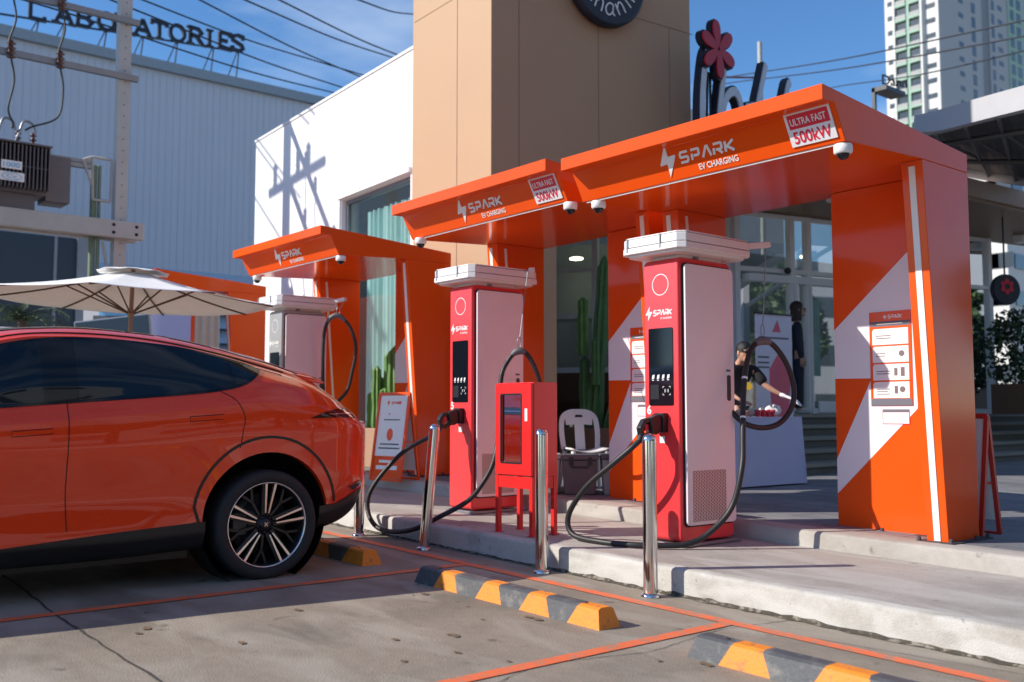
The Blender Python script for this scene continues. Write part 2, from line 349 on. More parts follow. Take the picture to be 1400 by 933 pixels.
def rrect(x0, x1, y0, y1, r, n=5):
    out = []
    for cx, cy, a0 in ((x1 - r, y1 - r, 0), (x0 + r, y1 - r, 90), (x0 + r, y0 + r, 180), (x1 - r, y0 + r, 270)):
        for k in range(n + 1): a = R(a0 + 90 * k / n); out.append((cx + r * math.cos(a), cy + r * math.sin(a)))
    return out
def circ(cx, cy, r, n=32, ry=None): return [(cx + r * math.cos(2 * math.pi * k / n), cy + (ry or r) * math.sin(2 * math.pi * k / n)) for k in range(n)]
def text(mb, s, F, x, y, h=None, wd=None, d=.002, mat=0, off=0., shear=0., w0=0, res=3, space=1):
    cu = bpy.data.curves.new('t', 'FONT'); cu.body = s; cu.size = 1; cu.extrude = .5; cu.offset = off; cu.shear = shear; cu.resolution_u = res; cu.space_character = space
    o = bpy.data.objects.new('t', cu); col.objects.link(o); bpy.context.view_layer.update()
    me = bpy.data.meshes.new_from_object(o.evaluated_get(bpy.context.evaluated_depsgraph_get()))
    vs = [v.co.copy() for v in me.vertices]; fs = [tuple(p.vertices) for p in me.polygons]
    bpy.data.objects.remove(o); bpy.data.meshes.remove(me); bpy.data.curves.remove(cu)
    x0 = min(v.x for v in vs); x1 = max(v.x for v in vs); y0 = min(v.y for v in vs); y1 = max(v.y for v in vs)
    sy = h / (y1 - y0) if h else wd / (x1 - x0); sx = wd / (x1 - x0) if wd else sy
    mb.add([F(x + (v.x - x0) * sx, y + (v.y - y0) * sy, w0 + (v.z + .5) * d) for v in vs], fs, mat)
    return mb
SP = {'S': [[(1, 1), (.12, 1), (0, .88), (0, .58), (.1, .5), (.9, .5), (1, .4), (1, .1), (.9, 0), (0, 0)]],
      'P': [[(.08, 0), (.08, .62)], [(.0, 1), (.9, 1), (1, .9), (1, .5), (.9, .4), (.3, .4)]],
      'A': [[(0, 0), (.5, 1), (.66, 1), (1.1, 0)]],
      'R': [[(0, 0), (0, .62)], [(0, 1), (.9, 1), (1, .9), (1, .52), (.9, .42), (.25, .42)], [(.6, .36), (1.05, 0)]],
      'K': [[(0, 0), (0, 1)], [(1, 1), (.2, .5), (1.05, 0)]]}
def spark(mb, F, x, y, wd, h, mat=0, d=.002, w0=0, shear=.18):
    """the bolt-less word SPARK in blocky strokes"""
    cw = wd / 5.9; G_ = lambda u, v, w=0: F(u + shear * (v - y), v, w); k = 0
    for i, ch in enumerate('SPARK'):
        ox = x + i * cw * 1.22
        for st in SP[ch]:
            th = h * .2; mb.stroke([(ox + a * cw * .82 + th / 2, y + th / 2 + b * (h - th)) for a, b in st], th, d + k * .0003, mat, G_, w0=w0); k += 1
BOLT = [(.62, 1), (.02, .42), (.02, .38), (.42, .40), (.36, 0), (.98, .56), (.98, .62), (.56, .60)]
def bolt(mb, F, x, y, wd, h, mat=0, d=.002, w0=0): mb.prism([(x + a * wd, y + b * h) for a, b in BOLT], w0, w0 + d, mat, F)
S_, X0_ = .018, -4.0
def gz(x): return S_ * (X0_ - max(-14, min(4, x)))
# ================================================================ SETTING
def sheet(name, mat, xs, ys, off, h=None):
    mb = MB(); nx, ny = len(xs), len(ys)
    vs = [(x, y, off + gz(x)) for x in xs for y in ys]
    mb.add(vs, [(i * ny + j, (i + 1) * ny + j, (i + 1) * ny + j + 1, i * ny + j + 1) for i in range(nx - 1) for j in range(ny - 1)])
    if h:   # give it sides
        for j in (0, ny - 1):
            for i in range(nx - 1):
                a, b = vs[i * ny + j], vs[(i + 1) * ny + j]; mb.add([a, b, (b[0], b[1], b[2] - h), (a[0], a[1], a[2] - h)], [(0, 1, 2, 3)])
        for i in (0, nx - 1):
            for j in range(ny - 1):
                a, b = vs[i * ny + j], vs[i * ny + j + 1]; mb.add([a, b, (b[0], b[1], b[2] - h), (a[0], a[1], a[2] - h)], [(0, 1, 2, 3)])
    return struct(mb.build(name, mat))
XS = [-900, -60, -14, -4, 4, 40, 700]
sheet('parking_lot_ground', 'lot', XS, [-600, -20, 4.7, 40, 900], 0)
XP = [-30, -14, -4, 4, 12]
sheet('charging_platform', 'plat', XP, [4.83, 6.32], .165, .2)
sheet('plaza', 'paver', XP, [6.44, 34], .28, .3)
def kerb(name, y0, y1, off, h, mat='kerb'):
    mb = MB(); n = 60; ring = []
    prof = [(y0, off - h), (y0, off - .022), (y0 + .006, off - .006), (y0 + .022, off + .003), (y1, off + .003), (y1, off - h)]
    xs = [-30, -14] + [-14 + 18 * k / n for k in range(1, n + 1)] + [12]; rnd = random.Random(3)
    vs = []
    for x in xs:
        e = [rnd.uniform(-.004, .004) for _ in prof]
        for k, (y, z) in enumerate(prof): vs.append((x, y + (e[k] if k in (1, 2, 3) else 0) * .45, z + gz(x) + (e[k] if k in (2, 3) else 0) * .3))
    m = len(prof)
    mb.add(vs, [(i * m + k, (i + 1) * m + k, (i + 1) * m + k + 1, i * m + k + 1) for i in range(len(xs) - 1) for k in range(m - 1)], 0, True)
    o = mb.build(name, mat); o.modifiers.new('e', 'EDGE_SPLIT').split_angle = R(50); return struct(o)
kerb('front_kerb', 4.735, 4.832, .165, .25)
kerb('plaza_kerb', 6.20, 6.45, .28, .2, 'plat')
# dark gritty joint where the kerb meets the lot
mb = MB(); rnd = random.Random(5); xs = [-13 + 17 * k / 240 for k in range(241)]; vs = []
for x in xs:
    wob = rnd.uniform(.004, .035); vs += [(x, 4.7355, gz(x) + .02 + rnd.uniform(-.008, .01)), (x, 4.733, gz(x) + .006), (x, 4.733 - wob, gz(x) + .003)]
mb.add(vs, [(3 * i + k, 3 * i + 3 + k, 3 * i + 4 + k, 3 * i + 1 + k) for i in range(240) for k in (0, 1)])
struct(mb.build('kerb_joint', pm('gutter_grit', (.07, .06, .045, 1), .95, var=.6, scale=20, dirt=(.25, .22, .18, 1), dpos=(.5, .6), dscale=18)))
def line(name, x0, y0, x1, y1, wd, mat='paintline', off=.004):
    d = Vector((x1 - x0, y1 - y0)); n = Vector((-d.y, d.x)).normalized() * wd / 2; N_ = max(1, int(d.length)); mb = MB(); vs = []
    for i in range(N_ + 1):
        p = Vector((x0, y0)) + d * i / N_
        for s in (1, -1): q = p + n * s; vs.append((q.x, q.y, gz(q.x) + off))
    mb.add(vs, [(2 * i, 2 * i + 1, 2 * i + 3, 2 * i + 2) for i in range(N_)]); return struct(mb.build(name, mat))
line('bay_line', -13.5, 4.40, 3, 4.40, .085)
for x in (-10.55, -8.15, -5.80, -3.45, -1.05): line('bay_line', x, -1.2, x, 4.355, .085, off=.0045)
for a in ((-7.2, 1.55, -2.6, 1.12), (-2.3, 1.3, -2.3, -6), ): pass
M['joint'] = pm('slab_joint', (.05, .045, .04, 1), .9, var=.4, scale=30)
def crack(pts, wd, off=.003):
    P = smooth([(x, y, 0) for x, y in pts], 14); rnd = random.Random(len(pts)); mb = MB(); vs = []
    for i, p in enumerate(P):
        t = (P[min(i + 1, len(P) - 1)] - P[max(i - 1, 0)]).normalized(); n = Vector((-t.y, t.x, 0)); j = rnd.uniform(-.006, .006); ww = wd * rnd.uniform(.5, 1.2) / 2
        for s in (1, -1): q = p + n * (s * ww + j); vs.append((q.x, q.y, gz(q.x) + off))
    mb.add(vs, [(2 * i, 2 * i + 1, 2 * i + 3, 2 * i + 2) for i in range(len(P) - 1)]); struct(mb.build('slab_joint_line', 'joint'))
crack([(-13, 1.75), (-9, 1.7), (-7.1, 1.66), (-5.7, 1.6), (-4.2, 1.58), (-1, 1.55), (3, 1.6)], .016)
crack([(-3.3, 4.70), (-3.38, 4.2), (-3.3, 3.6), (-3.42, 3.0), (-3.2, 2.4)], .005)
crack([(-1.6, 4.70), (-2.4, 4.55), (-3.0, 4.45)], .004)
# small stains and dropped dry leaves on the slabs
mb = MB(); rnd = random.Random(11)
spots = [(-5.08, 3.44), (-5.07, 3.52), (-4.63, 3.51), (-4.2, 3.61), (-4.31, 3.37), (-4.21, 2.75), (-3.85, 2.56), (-4.13, 3.61), (-4.11, 3.03), (-3.15, 3.49), (-5.17, 1.87), (-4.6, 2.12)] + [(rnd.uniform(-6, -1.2), rnd.uniform(1.0, 4.3)) for _ in range(13)]
for x, y in spots:
    r = rnd.uniform(.008, .030); n = 9; a0 = rnd.uniform(0, 6)
    pts = [(x + math.cos(a0 + 2 * math.pi * k / n) * r * rnd.uniform(.5, 1.3) * 1.5, y + math.sin(a0 + 2 * math.pi * k / n) * r * rnd.uniform(.4, 1.2)) for k in range(n)]
    mb.add([(a, b_, gz(a) + .0052) for a, b_ in pts], [tuple(range(n))])
o = mb.build('ground_stains', pm('dry_brown_stain', (.17, .115, .07, 1), .8, var=.5, scale=30)); o['kind'] = 'stuff'
# ---- stairs and landing in front of the shop
mb = MB()
for k in range(5):
    z1 = .33 + .155 * (k + 1); x1 = -7.3 - .34 * k
    mb.box(x1 - .36 if k < 4 else x1 - .36, x1, 9.75, 24, z1 - .05, z1)                   # tread slab with a shadowed nosing
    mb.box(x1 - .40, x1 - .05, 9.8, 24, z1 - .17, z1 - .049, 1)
mb.poly([(-9.0, 9.75), (-9.0, 24), (-10.5, 24), (-13.5, 12.0), (-12.0, 9.75)], 0, ID, 1.104)
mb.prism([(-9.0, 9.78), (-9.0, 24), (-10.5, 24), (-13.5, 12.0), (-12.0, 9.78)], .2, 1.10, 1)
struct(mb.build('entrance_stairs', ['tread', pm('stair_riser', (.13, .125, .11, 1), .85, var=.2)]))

# ================================================================ WHITE BUILDING WITH CURTAINED WINDOW
W1 = Vector((-17.35, 8.11, 0)); W0 = Vector((-11.0, 7.64, 0)); wd = (W0 - W1).normalized(); wn = Vector((wd.y, -wd.x, 0))
WF = fr(W1, wd, (0, 0, 1), wn); WL = (W0 - W1).length
b = thing('white_building', 'plain white rendered building with a tall curtained window, left of the tan tower', 'building', W1)
mb = MB(); T = 6.23; u0, u1, v0, v1 = 3.72, 5.90, .45, 4.46
mb.box(0, u0, 0, T, -.3, 0, 0, WF); mb.box(u1, WL, 0, T, -.3, 0, 0, WF); mb.box(u0, u1, v1, T, -.3, 0, 0, WF); mb.box(u0, u1, 0, v0, -.3, 0, 0, WF)
mb.box(0, .3, 0, T, -9, -.3, 0, WF); mb.box(.3, WL, T - .3, T - .05, -9, -.3, 0, WF)
mb.build('wall', 'whitewall', b, True)
mb = MB(); mb.box(-.02, WL, T + .001, T + .04, -.32, .02, 0, WF); mb.build('coping', 'whitewall', b, True)
wnd = MB(); 
for a in ((u0, u1, v1 - .06, v1), (u0, u0 + .06, v0, v1), (u0, u1, v0, v0 + .06)): wnd.box(a[0] + .001, a[1] - .001, a[2] + .001, a[3] - .001, -.14, -.08, 0, WF)
wn_ = wnd.build('window', 'steel', b, True)
mb = MB(); mb.poly([(u0 + .02, v0), (u1 - .02, v0), (u1 - .02, v1 - .02), (u0 + .02, v1 - .02)], 0, WF, -.11); mb.build('pane', 'winglass', wn_, True)
mb = MB(); mb.box(u0 - .10, u1 + .02, v1 + .02, v1 + .10, 0, .05, 0, WF); mb.box(u0 - .1, u0 - .02, v0, v1 + .02, .0, .03, 0, WF); mb.build('window_surround', 'frame', b, True)
mb = MB(); mb.grid(lambda s, t: WF(u0 + .38 + s * (u1 - u0 - .42), v0 + t * (v1 - v0 - .22), -.30 + .05 * math.sin(s * 62) + .02 * math.sin(s * 143 + t)), 160, 4)
mb.build('curtain', 'curtain', b, True)
mb = MB(); mb.box(u0 - .3, WL, v0, T - .5, -2.2, -2.1, 0, WF); mb.build('inner_wall', 'interior', b, True)

# ================================================================ TAN TOWER
c1 = Vector((-9.21, 7.32, 0)); cx_ = Vector((-1.82, .10, 0)); cy_ = Vector((.29, 3.33, 0)); ul = cx_.normalized(); ur = cy_.normalized()
b = thing('tan_tower', 'tan clad square tower with a round black sign, rising over the canopies', 'building', c1)
mb = MB(); mb.prism([(0, 0), (3.35, 0), (3.35, 1.84), (0, 1.84)], 3.95, 12.5, 0, lambda u, v, w: c1 + ur * u + ul * v + Vector((0, 0, w)))
mb.prism([(0, 0), (.98, 0), (.98, 1.8), (0, 1.8)], 0, 3.95, 0, lambda u, v, w: c1 + ur * u + ul * v + Vector((0, 0, w)))
mb.build('cladding', 'tan', b, True)
RF = fr(c1, ur, (0, 0, 1), Vector((ur.y, -ur.x, 0))); LF = fr(c1, -ul, (0, 0, 1), Vector((-ul.y, ul.x, 0)) * 1)
lfn = Vector((ul.y, -ul.x, 0)); lfn = lfn if lfn.y < 0 else -lfn
LF = fr(c1, ul, (0, 0, 1), lfn)
mb = MB()
for s in (.41, 1.68, 2.95): mb.box(s - .004, s + .004, 3.96, 6.44, -.002, .002, 0, RF)
mb.box(0, 3.4, 6.44, 6.450, -.002, .002, 0, RF); mb.box(0, 1.8, 6.42, 6.430, -.002, .003, 0, LF); mb.box(.74, .752, .3, 6.42, -.002, .003, 0, LF)
mb.build('cladding_joint', pm('joint_brown', (.22, .13, .075, 1), .7), b, True)
sg = thing('round_sign', 'round black sign with white handwriting, high on the shaded face of the tan tower', 'sign', RF(1.72, 6.79, .08))
SF = fr(RF(1.72, 6.79, 0), ur, (0, 0, 1), Vector((ur.y, -ur.x, 0)))
mb = MB(); mb.lathe([(.60, .03), (.64, .05), (.64, .15), (.61, .17)], 48, 0, SF); mb.build('disc', 'navyl', sg, True)
mb = MB(); GL = {'c': [[(.9, .85), (.5, 1), (.1, .7), (.05, .3), (.4, 0), (.9, .15)]], 'h': [[(.1, 1.7), (.15, 0)], [(.15, .6), (.5, 1), (.8, .8), (.9, 0)]],
    'a': [[(.9, .9), (.5, 1), (.1, .6), (.15, .1), (.5, 0), (.85, .4), (.9, .95), (.85, .2), (1.05, 0)]], 'n': [[(.1, 1), (.15, 0)], [(.15, .6), (.5, 1), (.8, .8), (.9, 0)]],
    'i': [[(.5, 1), (.5, 0)], [(.5, 1.35), (.5, 1.5)]], 'r': [[(.2, 1), (.2, 0)], [(.2, .6), (.5, 1), (.9, .95)]]}
for ch, ang in zip('chanir', (-134, -112, -88, -62, -40, -22)):
    a = R(ang); r0 = .50; e_r = Vector((math.cos(a), math.sin(a))); e_t = Vector((-e_r.y, e_r.x)); sc = .155
    for st in GL[ch]:
        P = smooth([(p[0] - .5, p[1], 0) for p in st], 5)
        mb.stroke([(e_r * (r0 - p.y * sc) + e_t * p.x * sc)[:] for p in P], .02, .004, 0, lambda u, v, w: SF(u, v, w + .171))
mb.build('lettering', 'white', sg, True)

# ================================================================ SHOPFRONT AND ENTRANCE CANOPY
FA, FB, FC = Vector((-12.81, 11.29, 0)), Vector((-10.14, 13.09, 0)), Vector((-8.30, 20.9, 0))
shop = thing('glass_shopfront', 'white framed glass shopfront behind the stairs, mirroring flats and trees', 'building', (-10.14, 13.09, 1.1))
def facade(A, B, vs, hs, sill, top, wall=True, door=None):
    d = (B - A).normalized(); n = Vector((d.y, -d.x, 0)); F = fr(A, d, (0, 0, 1), n); Lh = (B - A).length
    mb = MB(); fwid = .035
    for i, v in enumerate(vs): mb.box(v - .05, v + .05, sill, top, -.06, .06, 0, F)
    for h in hs: mb.box(vs[0] + .051, vs[-1] - .051, h - fwid, h + fwid, -.05, .05, 0, F)
    mb.box(vs[0] + .051, vs[-1] - .051, top - .06, top - .001, -.05, .05, 0, F); mb.box(vs[0] + .051, vs[-1] - .051, sill + .001, sill + .09, -.05, .05, 0, F)
    f = mb.build('frame', 'frame', shop, True)
    lv = [sill + .09] + hs + [top - .06]
    for i in range(len(vs) - 1):
        for j in range(len(lv) - 1):
            m2 = MB(); tl = random.uniform(-.006, .006); m2.add([F(vs[i] + .05, lv[j], -.01 + tl), F(vs[i + 1] - .05, lv[j], -.01 - tl), F(vs[i + 1] - .05, lv[j + 1], -.01 - tl), F(vs[i] + .05, lv[j + 1], -.01 + tl)], [(0, 1, 2, 3)])
            m2.build('window_pane', 'shopglass', shop, True)
    if sill > 1.3: mb = MB(); mb.box(vs[0], vs[-1], .2, sill - .002, -.15, .04, 0, F); mb.build('low_wall', 'wood', shop, True)
    return F, Lh
F1, L1 = facade(FA, FB, [-1.5, -.2, .95, 1.45, 2.6, 3.16], [2.76, 3.56], 1.80, 4.45)
F2, L2 = facade(FB, FC, [.08, 1.25, 1.62, 2.55, 3.75, 5.0, 6.15], [3.50], 1.11, 4.45)
mb = MB(); mb.box(.3, 3.1, 3.30, 3.42, -.03, .075, 0, F2)
for u in (1.30, 1.57, 1.60): mb.box(u - .03, u + .03, 1.12, 3.3, .06, .09, 0, F2)
mb.box(1.75, 2.5, 1.13, 1.32, .055, .085, 0, F2); mb.build('door_frame', 'frame', shop, True)
mb = MB(); mb.lathe([(.05, 0), (.06, .03), (.05, .06)], 12, 0, fr(F2(1.1, 3.5, .07), (F2(1, 0) - F2(0, 0)), (0, 0, 1))); mb.build('door_sensor', 'black', shop, True)
mb = MB(); mb.prism([(-14.5, 11.6), (-10.6, 14.4), (-9.2, 24), (-18, 24), (-19, 14)], 1.0, 1.1, 0); mb.prism([(-15.5, 13.4), (-12.6, 15.4), (-11.8, 24), (-12.0, 24), (-12.8, 15.6), (-15.6, 13.6)], 1.1, 4.4)
mb.build('interior', 'interior', shop, True)
mb = MB(); rr = random.Random(4)
for k in range(16):
    u = .2 + k * .42; h = rr.uniform(.5, 1.5); p = F2(u, 0, -1.4 - rr.uniform(0, .5)); mb.box(p.x - .15, p.x + .15, p.y - .16, p.y + .16, 1.1, 1.1 + h)
mb.build('display_shelf', 'lgrey', shop, True)
# wall lamps of the shop's ceiling
for u, v in ((.9, 3.9), (2.6, 4.0), (1.9, 3.55), (4.3, 4.0)):
    p = F2(u, v, -1.1); mb = MB(); mb.lathe([(.09, 0), (.09, .03)], 14, 0, fr(p, (1, 0, 0), (0, 1, 0)))
    em = M.get('lampglow')
    if not em:
        em = pm('ceiling_lamp_glow', (.9, .85, .6, 1), .5); bb = em.node_tree.nodes['Principled BSDF']; bb.inputs['Emission Color'].default_value = (1, .9, .6, 1); bb.inputs['Emission Strength'].default_value = 9; M['lampglow'] = em
    mb.build('ceiling_lamp', em, shop, True)
for u, v in ((.4, 3.9), (1.9, 3.9), (1.1, 3.2)):
    p = F1(u, v, -1.0); mb = MB(); mb.lathe([(.12, 0), (.12, .03)], 14, 0, fr(p, (1, 0, 0), (0, 1, 0))); mb.build('ceiling_lamp', M['lampglow'], shop, True)
mb = MB(); mb.grid(lambda a, b_: F1(-1.3 + 4.0 * a, 1.9 + .8 * b_, -.35 + .04 * math.sin(a * 70)), 120, 2); mb.build('lower_blind', pm('pale_blind', (.62, .68, .74, 1), .8, var=.15, scale=4), shop, True)
mb = MB(); mb.box(-1.3, 3.0, 2.9, 4.3, -1.9, -1.8, 0, F1); mb.build('back_panel', pm('pale_back_wall', (.50, .54, .56, 1), .8, var=.3, scale=1.5), shop, True)
# green poster strip on the door glass
mb = MB(); mb.box(1.66, 1.86, 1.75, 3.05, .012, .018, 0, F2); mb.build('door_poster', pm('teal_print', (.20, .34, .30, 1), .5, var=.5, scale=6), shop, True)
cn = thing('entrance_canopy', 'flat brown entrance canopy with a wooden underside over the shopfront', 'canopy', (-7.7, 10.75, 4.5))
mb = MB(); cpoly = [(-7.62, 10.72), (-6.93, 19.5), (-6.8, 22), (-8.35, 22), (-10.25, 13.2), (-13.2, 11.2), (-13.2, 10.8)]
mb.prism(cpoly, 4.52, 4.80); mb.build('slab', pm('canopy_brown', (.44, .33, .26, 1), .6), cn, True)
mb = MB(); mb.prism([(-7.68, 10.78), (-7.0, 19.4), (-6.9, 21.9), (-8.4, 21.9), (-10.3, 13.15), (-13.1, 11.15), (-13.1, 10.85)], 4.47, 4.519)
mb.build('soffit_boards', pm('soffit_wood', (.26, .15, .08, 1), .5, var=.2, scale=3), cn, True)
for u in ((-8.4, 13.4), (-8.1, 16.6), (-8.2, 19.3)):
    mb = MB(); mb.box(u[0] - .09, u[0] + .09, u[1] - .12, u[1] + .12, 4.33, 4.468); mb.build('spotlight', 'frame', cn, True, bevel=.01)
# big script letters standing on the canopy
LF_ = fr((-8.40, 10.1, 4.80), (0.02, 1, 0), (0, 0, 1)); lfz = Vector((1, -.02, 0))
LF_ = fr((-8.40, 10.12, 4.80), (0.017, .87, 0), (0, 0, 1), lfz)
LH = lambda u, v, w=0: LF_(u, v * 1.33, w)
def letter(name, strokes, wdt, label):
    t = thing(name, label, 'sign letter', LF_(strokes[0][0][0], 0, 0), group=None)
    a = MB(); c = MB()
    for k, st in enumerate(strokes):
        P = [p[:2] for p in smooth([(x, y, 0) for x, y in st], 6)]
        a.stroke(P, wdt, .11 + k * .002, 0, LH, w0=-.11); c.stroke(P, wdt - .04, .02 + k * .002, 0, LH, w0=.003)
    a.build('letter_return', 'navyl', t, True); c.build('letter_face', 'sgrey', t, True); return t
letter('sign_letter', [[(.16, -.02), (.17, .4), (.26, .8), (.36, .93)]], .14, 'grey letter l outlined in black, under the red flower on the canopy roof')
letter('sign_letter', [[(.50, -.02), (.58, .35), (.68, .72), (.70, .78)], [(.56, .1), (.72, .45), (.95, .55), (1.10, .40), (1.18, -.02)]], .135, 'grey letter h outlined in black, second letter on the canopy roof')
letter('sign_letter', [[(1.42, -.02), (1.46, .35), (1.66, .78), (1.75, .96)], [(1.22, .42), (1.5, .47), (1.85, .50)]], .125, 'grey letter t outlined in black, third letter on the canopy roof')
letter('sign_letter', [[(2.10, -.02), (2.16, .4), (2.32, .78), (2.40, .86)]], .125, 'grey letter i outlined in black, farthest letter on the canopy roof')
ft = thing('flower_sign', 'dark red six petal flower sign over the letter l on the canopy roof', 'sign', LF_(.42, 0, 0))
P2 = MB(); P3 = MB(); fc = (.47, 1.22)
for k in range(6):
    a = R(90 + 60 * k + 8); e = Vector((math.cos(a), math.sin(a))); t_ = Vector((-e.y, e.x)); pts = []; pt2 = []
    for q in range(18):
        ph = 2 * math.pi * q / 18; lx = .21 + .19 * math.cos(ph); ly = .095 * math.sin(ph) * (.55 + .6 * (lx / .4))
        pts.append((fc[0] + e.x * lx + t_.x * ly, fc[1] + e.y * lx + t_.y * ly)); lx = .21 + .215 * math.cos(ph); ly = .118 * math.sin(ph) * (.6 + .6 * (lx / .44)); pt2.append((fc[0] + e.x * lx + t_.x * ly, fc[1] + e.y * lx + t_.y * ly))
    P2.prism(pt2, -.03 - k * .002, .05 + k * .001, 0, LF_); P3.prism(pts, .06, .085 + k * .001, 0, LF_)
P2.build('flower_body', 'navyl', ft, True); P3.build('petal_faces', 'darkred', ft, True)
mb = MB(); mb.tube([LF_(.40, 0, -.1), LF_(.44, .95, -.1)], .018, 6); mb.tube([LF_(.50, 0, -.1), LF_(.50, .95, -.1)], .018, 6); mb.build('post', 'black', ft, True)

# ================================================================ WAREHOUSE WITH ROOF LETTERS
b = thing('blue_grey_warehouse', 'big ribbed blue grey warehouse across the left background with louvres below', 'building', (-43.2, 20, 0))
mb = MB(); mb.box(-75, -43.2, -12, 62, 7.45, 16.3); mb.build('ribbed_wall', 'corr', b, True)
mb = MB()
y = -12
while y < 62: mb.box(-43.2, -43.17, y, y + .05, 7.46, 16.2); y += .31
mb.build('wall_ribs', 'corr', b, True)
mb = MB(); mb.box(-75.2, -42.95, -12.3, 62.3, 16.25, 16.68); mb.build('parapet_cap', pm('cap_grey', (.30, .35, .38, 1), .5), b, True)
mb = MB()
for k in range(11):
    z = .3 + k * .66; mb.add([(-43.3, -12, z), (-43.3, 62, z), (-42.75, 62, z - .0), (-42.75, -12, z), (-43.25, -12, z + .62), (-43.25, 62, z + .62)], [(0, 1, 2, 3), (3, 2, 5, 4)])
mb.build('louvres', pm('louvre_grey', (.40, .48, .56, 1), .5), b, True)
mb = MB(); mb.box(-44, -43.4, -12, 62, 0, 7.4); mb.build('louvre_backing', 'dark', b, True)
b = thing('dark_blue_building', 'low dark blue clad building with pale seams, behind the parasol', 'building', (-32, 4, 0))
mb = MB(); mb.box(-42, -32, -25, 9.1, 0, 6.5); mb.build('wall', 'darkblue', b, True)
mb = MB()
for y in (8.45, 3.9, -.5): mb.box(-31.995, -31.97, y, y + .09, 0, 6.5)
mb.box(-32.1, -31.9, 9.1, 9.45, 0, 6.6); build_each(mb, 'seam_trim', 'steel', b, True)
SER = {'L': ([[(.1, 1), (.1, 0)], [(.1, 0), (.8, 0), (.8, .2)]], [(.1, 1)]), 'A': ([[(.05, 0), (.45, 1)], [(.45, 1), (.9, 0)], [(.2, .35), (.72, .35)]], [(.05, 0), (.9, 0)]),
       'B': ([[(.12, 0), (.12, 1), (.6, .98), (.78, .76), (.6, .54), (.12, .53)], [(.6, .53), (.86, .3), (.65, .02), (.0, .0)]], [(.12, 1)]),
       'O': ([[(.5 + .42 * math.cos(a), .5 + .5 * math.sin(a)) for a in [2 * math.pi * k / 16 for k in range(17)]]], []),
       'R': ([[(.12, 0), (.12, 1), (.6, .98), (.8, .75), (.6, .52), (.12, .5)], [(.5, .5), (.9, 0)]], [(.12, 0), (.92, 0), (.1, 1)]),
       'T': ([[(.45, 0), (.45, 1)], [(.02, .8), (.02, 1), (.88, 1), (.88, .8)]], [(.45, 0)]), 'I': ([[(.25, 0), (.25, 1)]], [(.25, 0), (.25, 1)]),
       'E': ([[(.12, 0), (.12, 1)], [(.12, 1), (.75, 1), (.75, .8)], [(.12, .5), (.6, .5)], [(.12, 0), (.8, 0), (.8, .22)]], []),
       'S': ([[(.78, .75), (.76, .95), (.45, 1), (.12, .88), (.12, .64), (.7, .4), (.78, .18), (.5, 0), (.14, .05), (.1, .26)]], [])}
y0 = 10.15; pos = [0, 1.02, 1.85, 2.72, 3.5, 4.3, 5.05, 5.83, 6.72, 7.52, 8.12, 8.75]; word = 'LABORATORIES'
nm = {0: 'first', 1: 'second', 2: 'third', 3: 'fourth', 4: 'fifth', 5: 'sixth', 6: 'seventh', 7: 'eighth', 8: 'ninth', 9: 'tenth', 10: 'eleventh', 11: 'last'}
for i, ch in enumerate(word):
    F = fr((-43.45, y0 + pos[i], 17.35 + (pos[i]) * .085), (0, 1, 0), (0, 0, 1))
    t = thing('roof_letter', 'dark serif letter %s, %s letter of the word on the warehouse roof' % (ch, nm[i]), 'sign letter', F(0, 0, 0))
    mb = MB(); sts, ser = SER[ch]; k = 0
    for st in sts: mb.stroke([(a * .78, b_ * .74) for a, b_ in st], .15, .16 + k * .004, 0, F); k += 1
    for a, b_ in ser: mb.stroke([(a * .78 - .17, b_ * .74), (a * .78 + .17, b_ * .74)], .07, .17 + k * .004, 0, F); k += 1
    mb.build('letter', 'navyl', t, True)
    if i % 2 == 1 or i == 0:
        mb = MB(); z = F(0, 0, 0).z
        mb.tube([(-43.4, y0 + pos[i] + .3, 16.6), (-43.4, y0 + pos[i] + .42, z)], .035, 5); mb.tube([(-44.2, y0 + pos[i] + .1, 16.6), (-43.5, y0 + pos[i] + .38, z)], .03, 5); mb.build('strut', 'navyl', t, True)
mb = MB(); mb.tube([(-43.5, y0 - 6, 16.85), (-43.5, y0 + 9.4, 18.12)], .05, 5); tag(mb.build('letter_rail', 'navyl'), 'thin dark rail carrying the letters on the warehouse roof', 'rail')

# ================================================================ APARTMENT TOWER (far right)
b = thing('apartment_tower', 'tall white and grey apartment tower with mint balcony bays, far right', 'building', (-95, 190, 0))
mb = MB(); mb.box(-103.8, -92.6, 185.4, 203.5, 0, 118); mb.box(-101, -92.9, 203.5, 207, 0, 118, 1); mb.box(-103.8, -92.6, 207, 245, 0, 118, 0)
mb.build('walls', ['aptgrey', pm('recess_grey', (.22, .24, .27, 1), .8)], b, True)
mb = MB(); mb.box(-103.8, -101.4, 185.2, 185.4, 0, 118); mb.box(-95.7, -92.6, 185.2, 185.4, 0, 118); mb.box(-95.9, -95.5, 184.2, 185.4, 0, 118); mb.box(-101.6, -101.2, 184.2, 185.4, 0, 118); build_each(mb, 'white_pier', 'aptwhite', b, True)
mb = MB(); mb.box(-101.2, -95.9, 185.25, 185.4, 0, 118); mb.box(-98.75, -98.25, 184.4, 185.25, 0, 118); mb.box(-92.6, -92.4, 215.5, 222.5, 0, 118); build_each(mb, 'mint_bay', 'mint', b, True)
allm = MB(); rail = MB(); slab = MB()
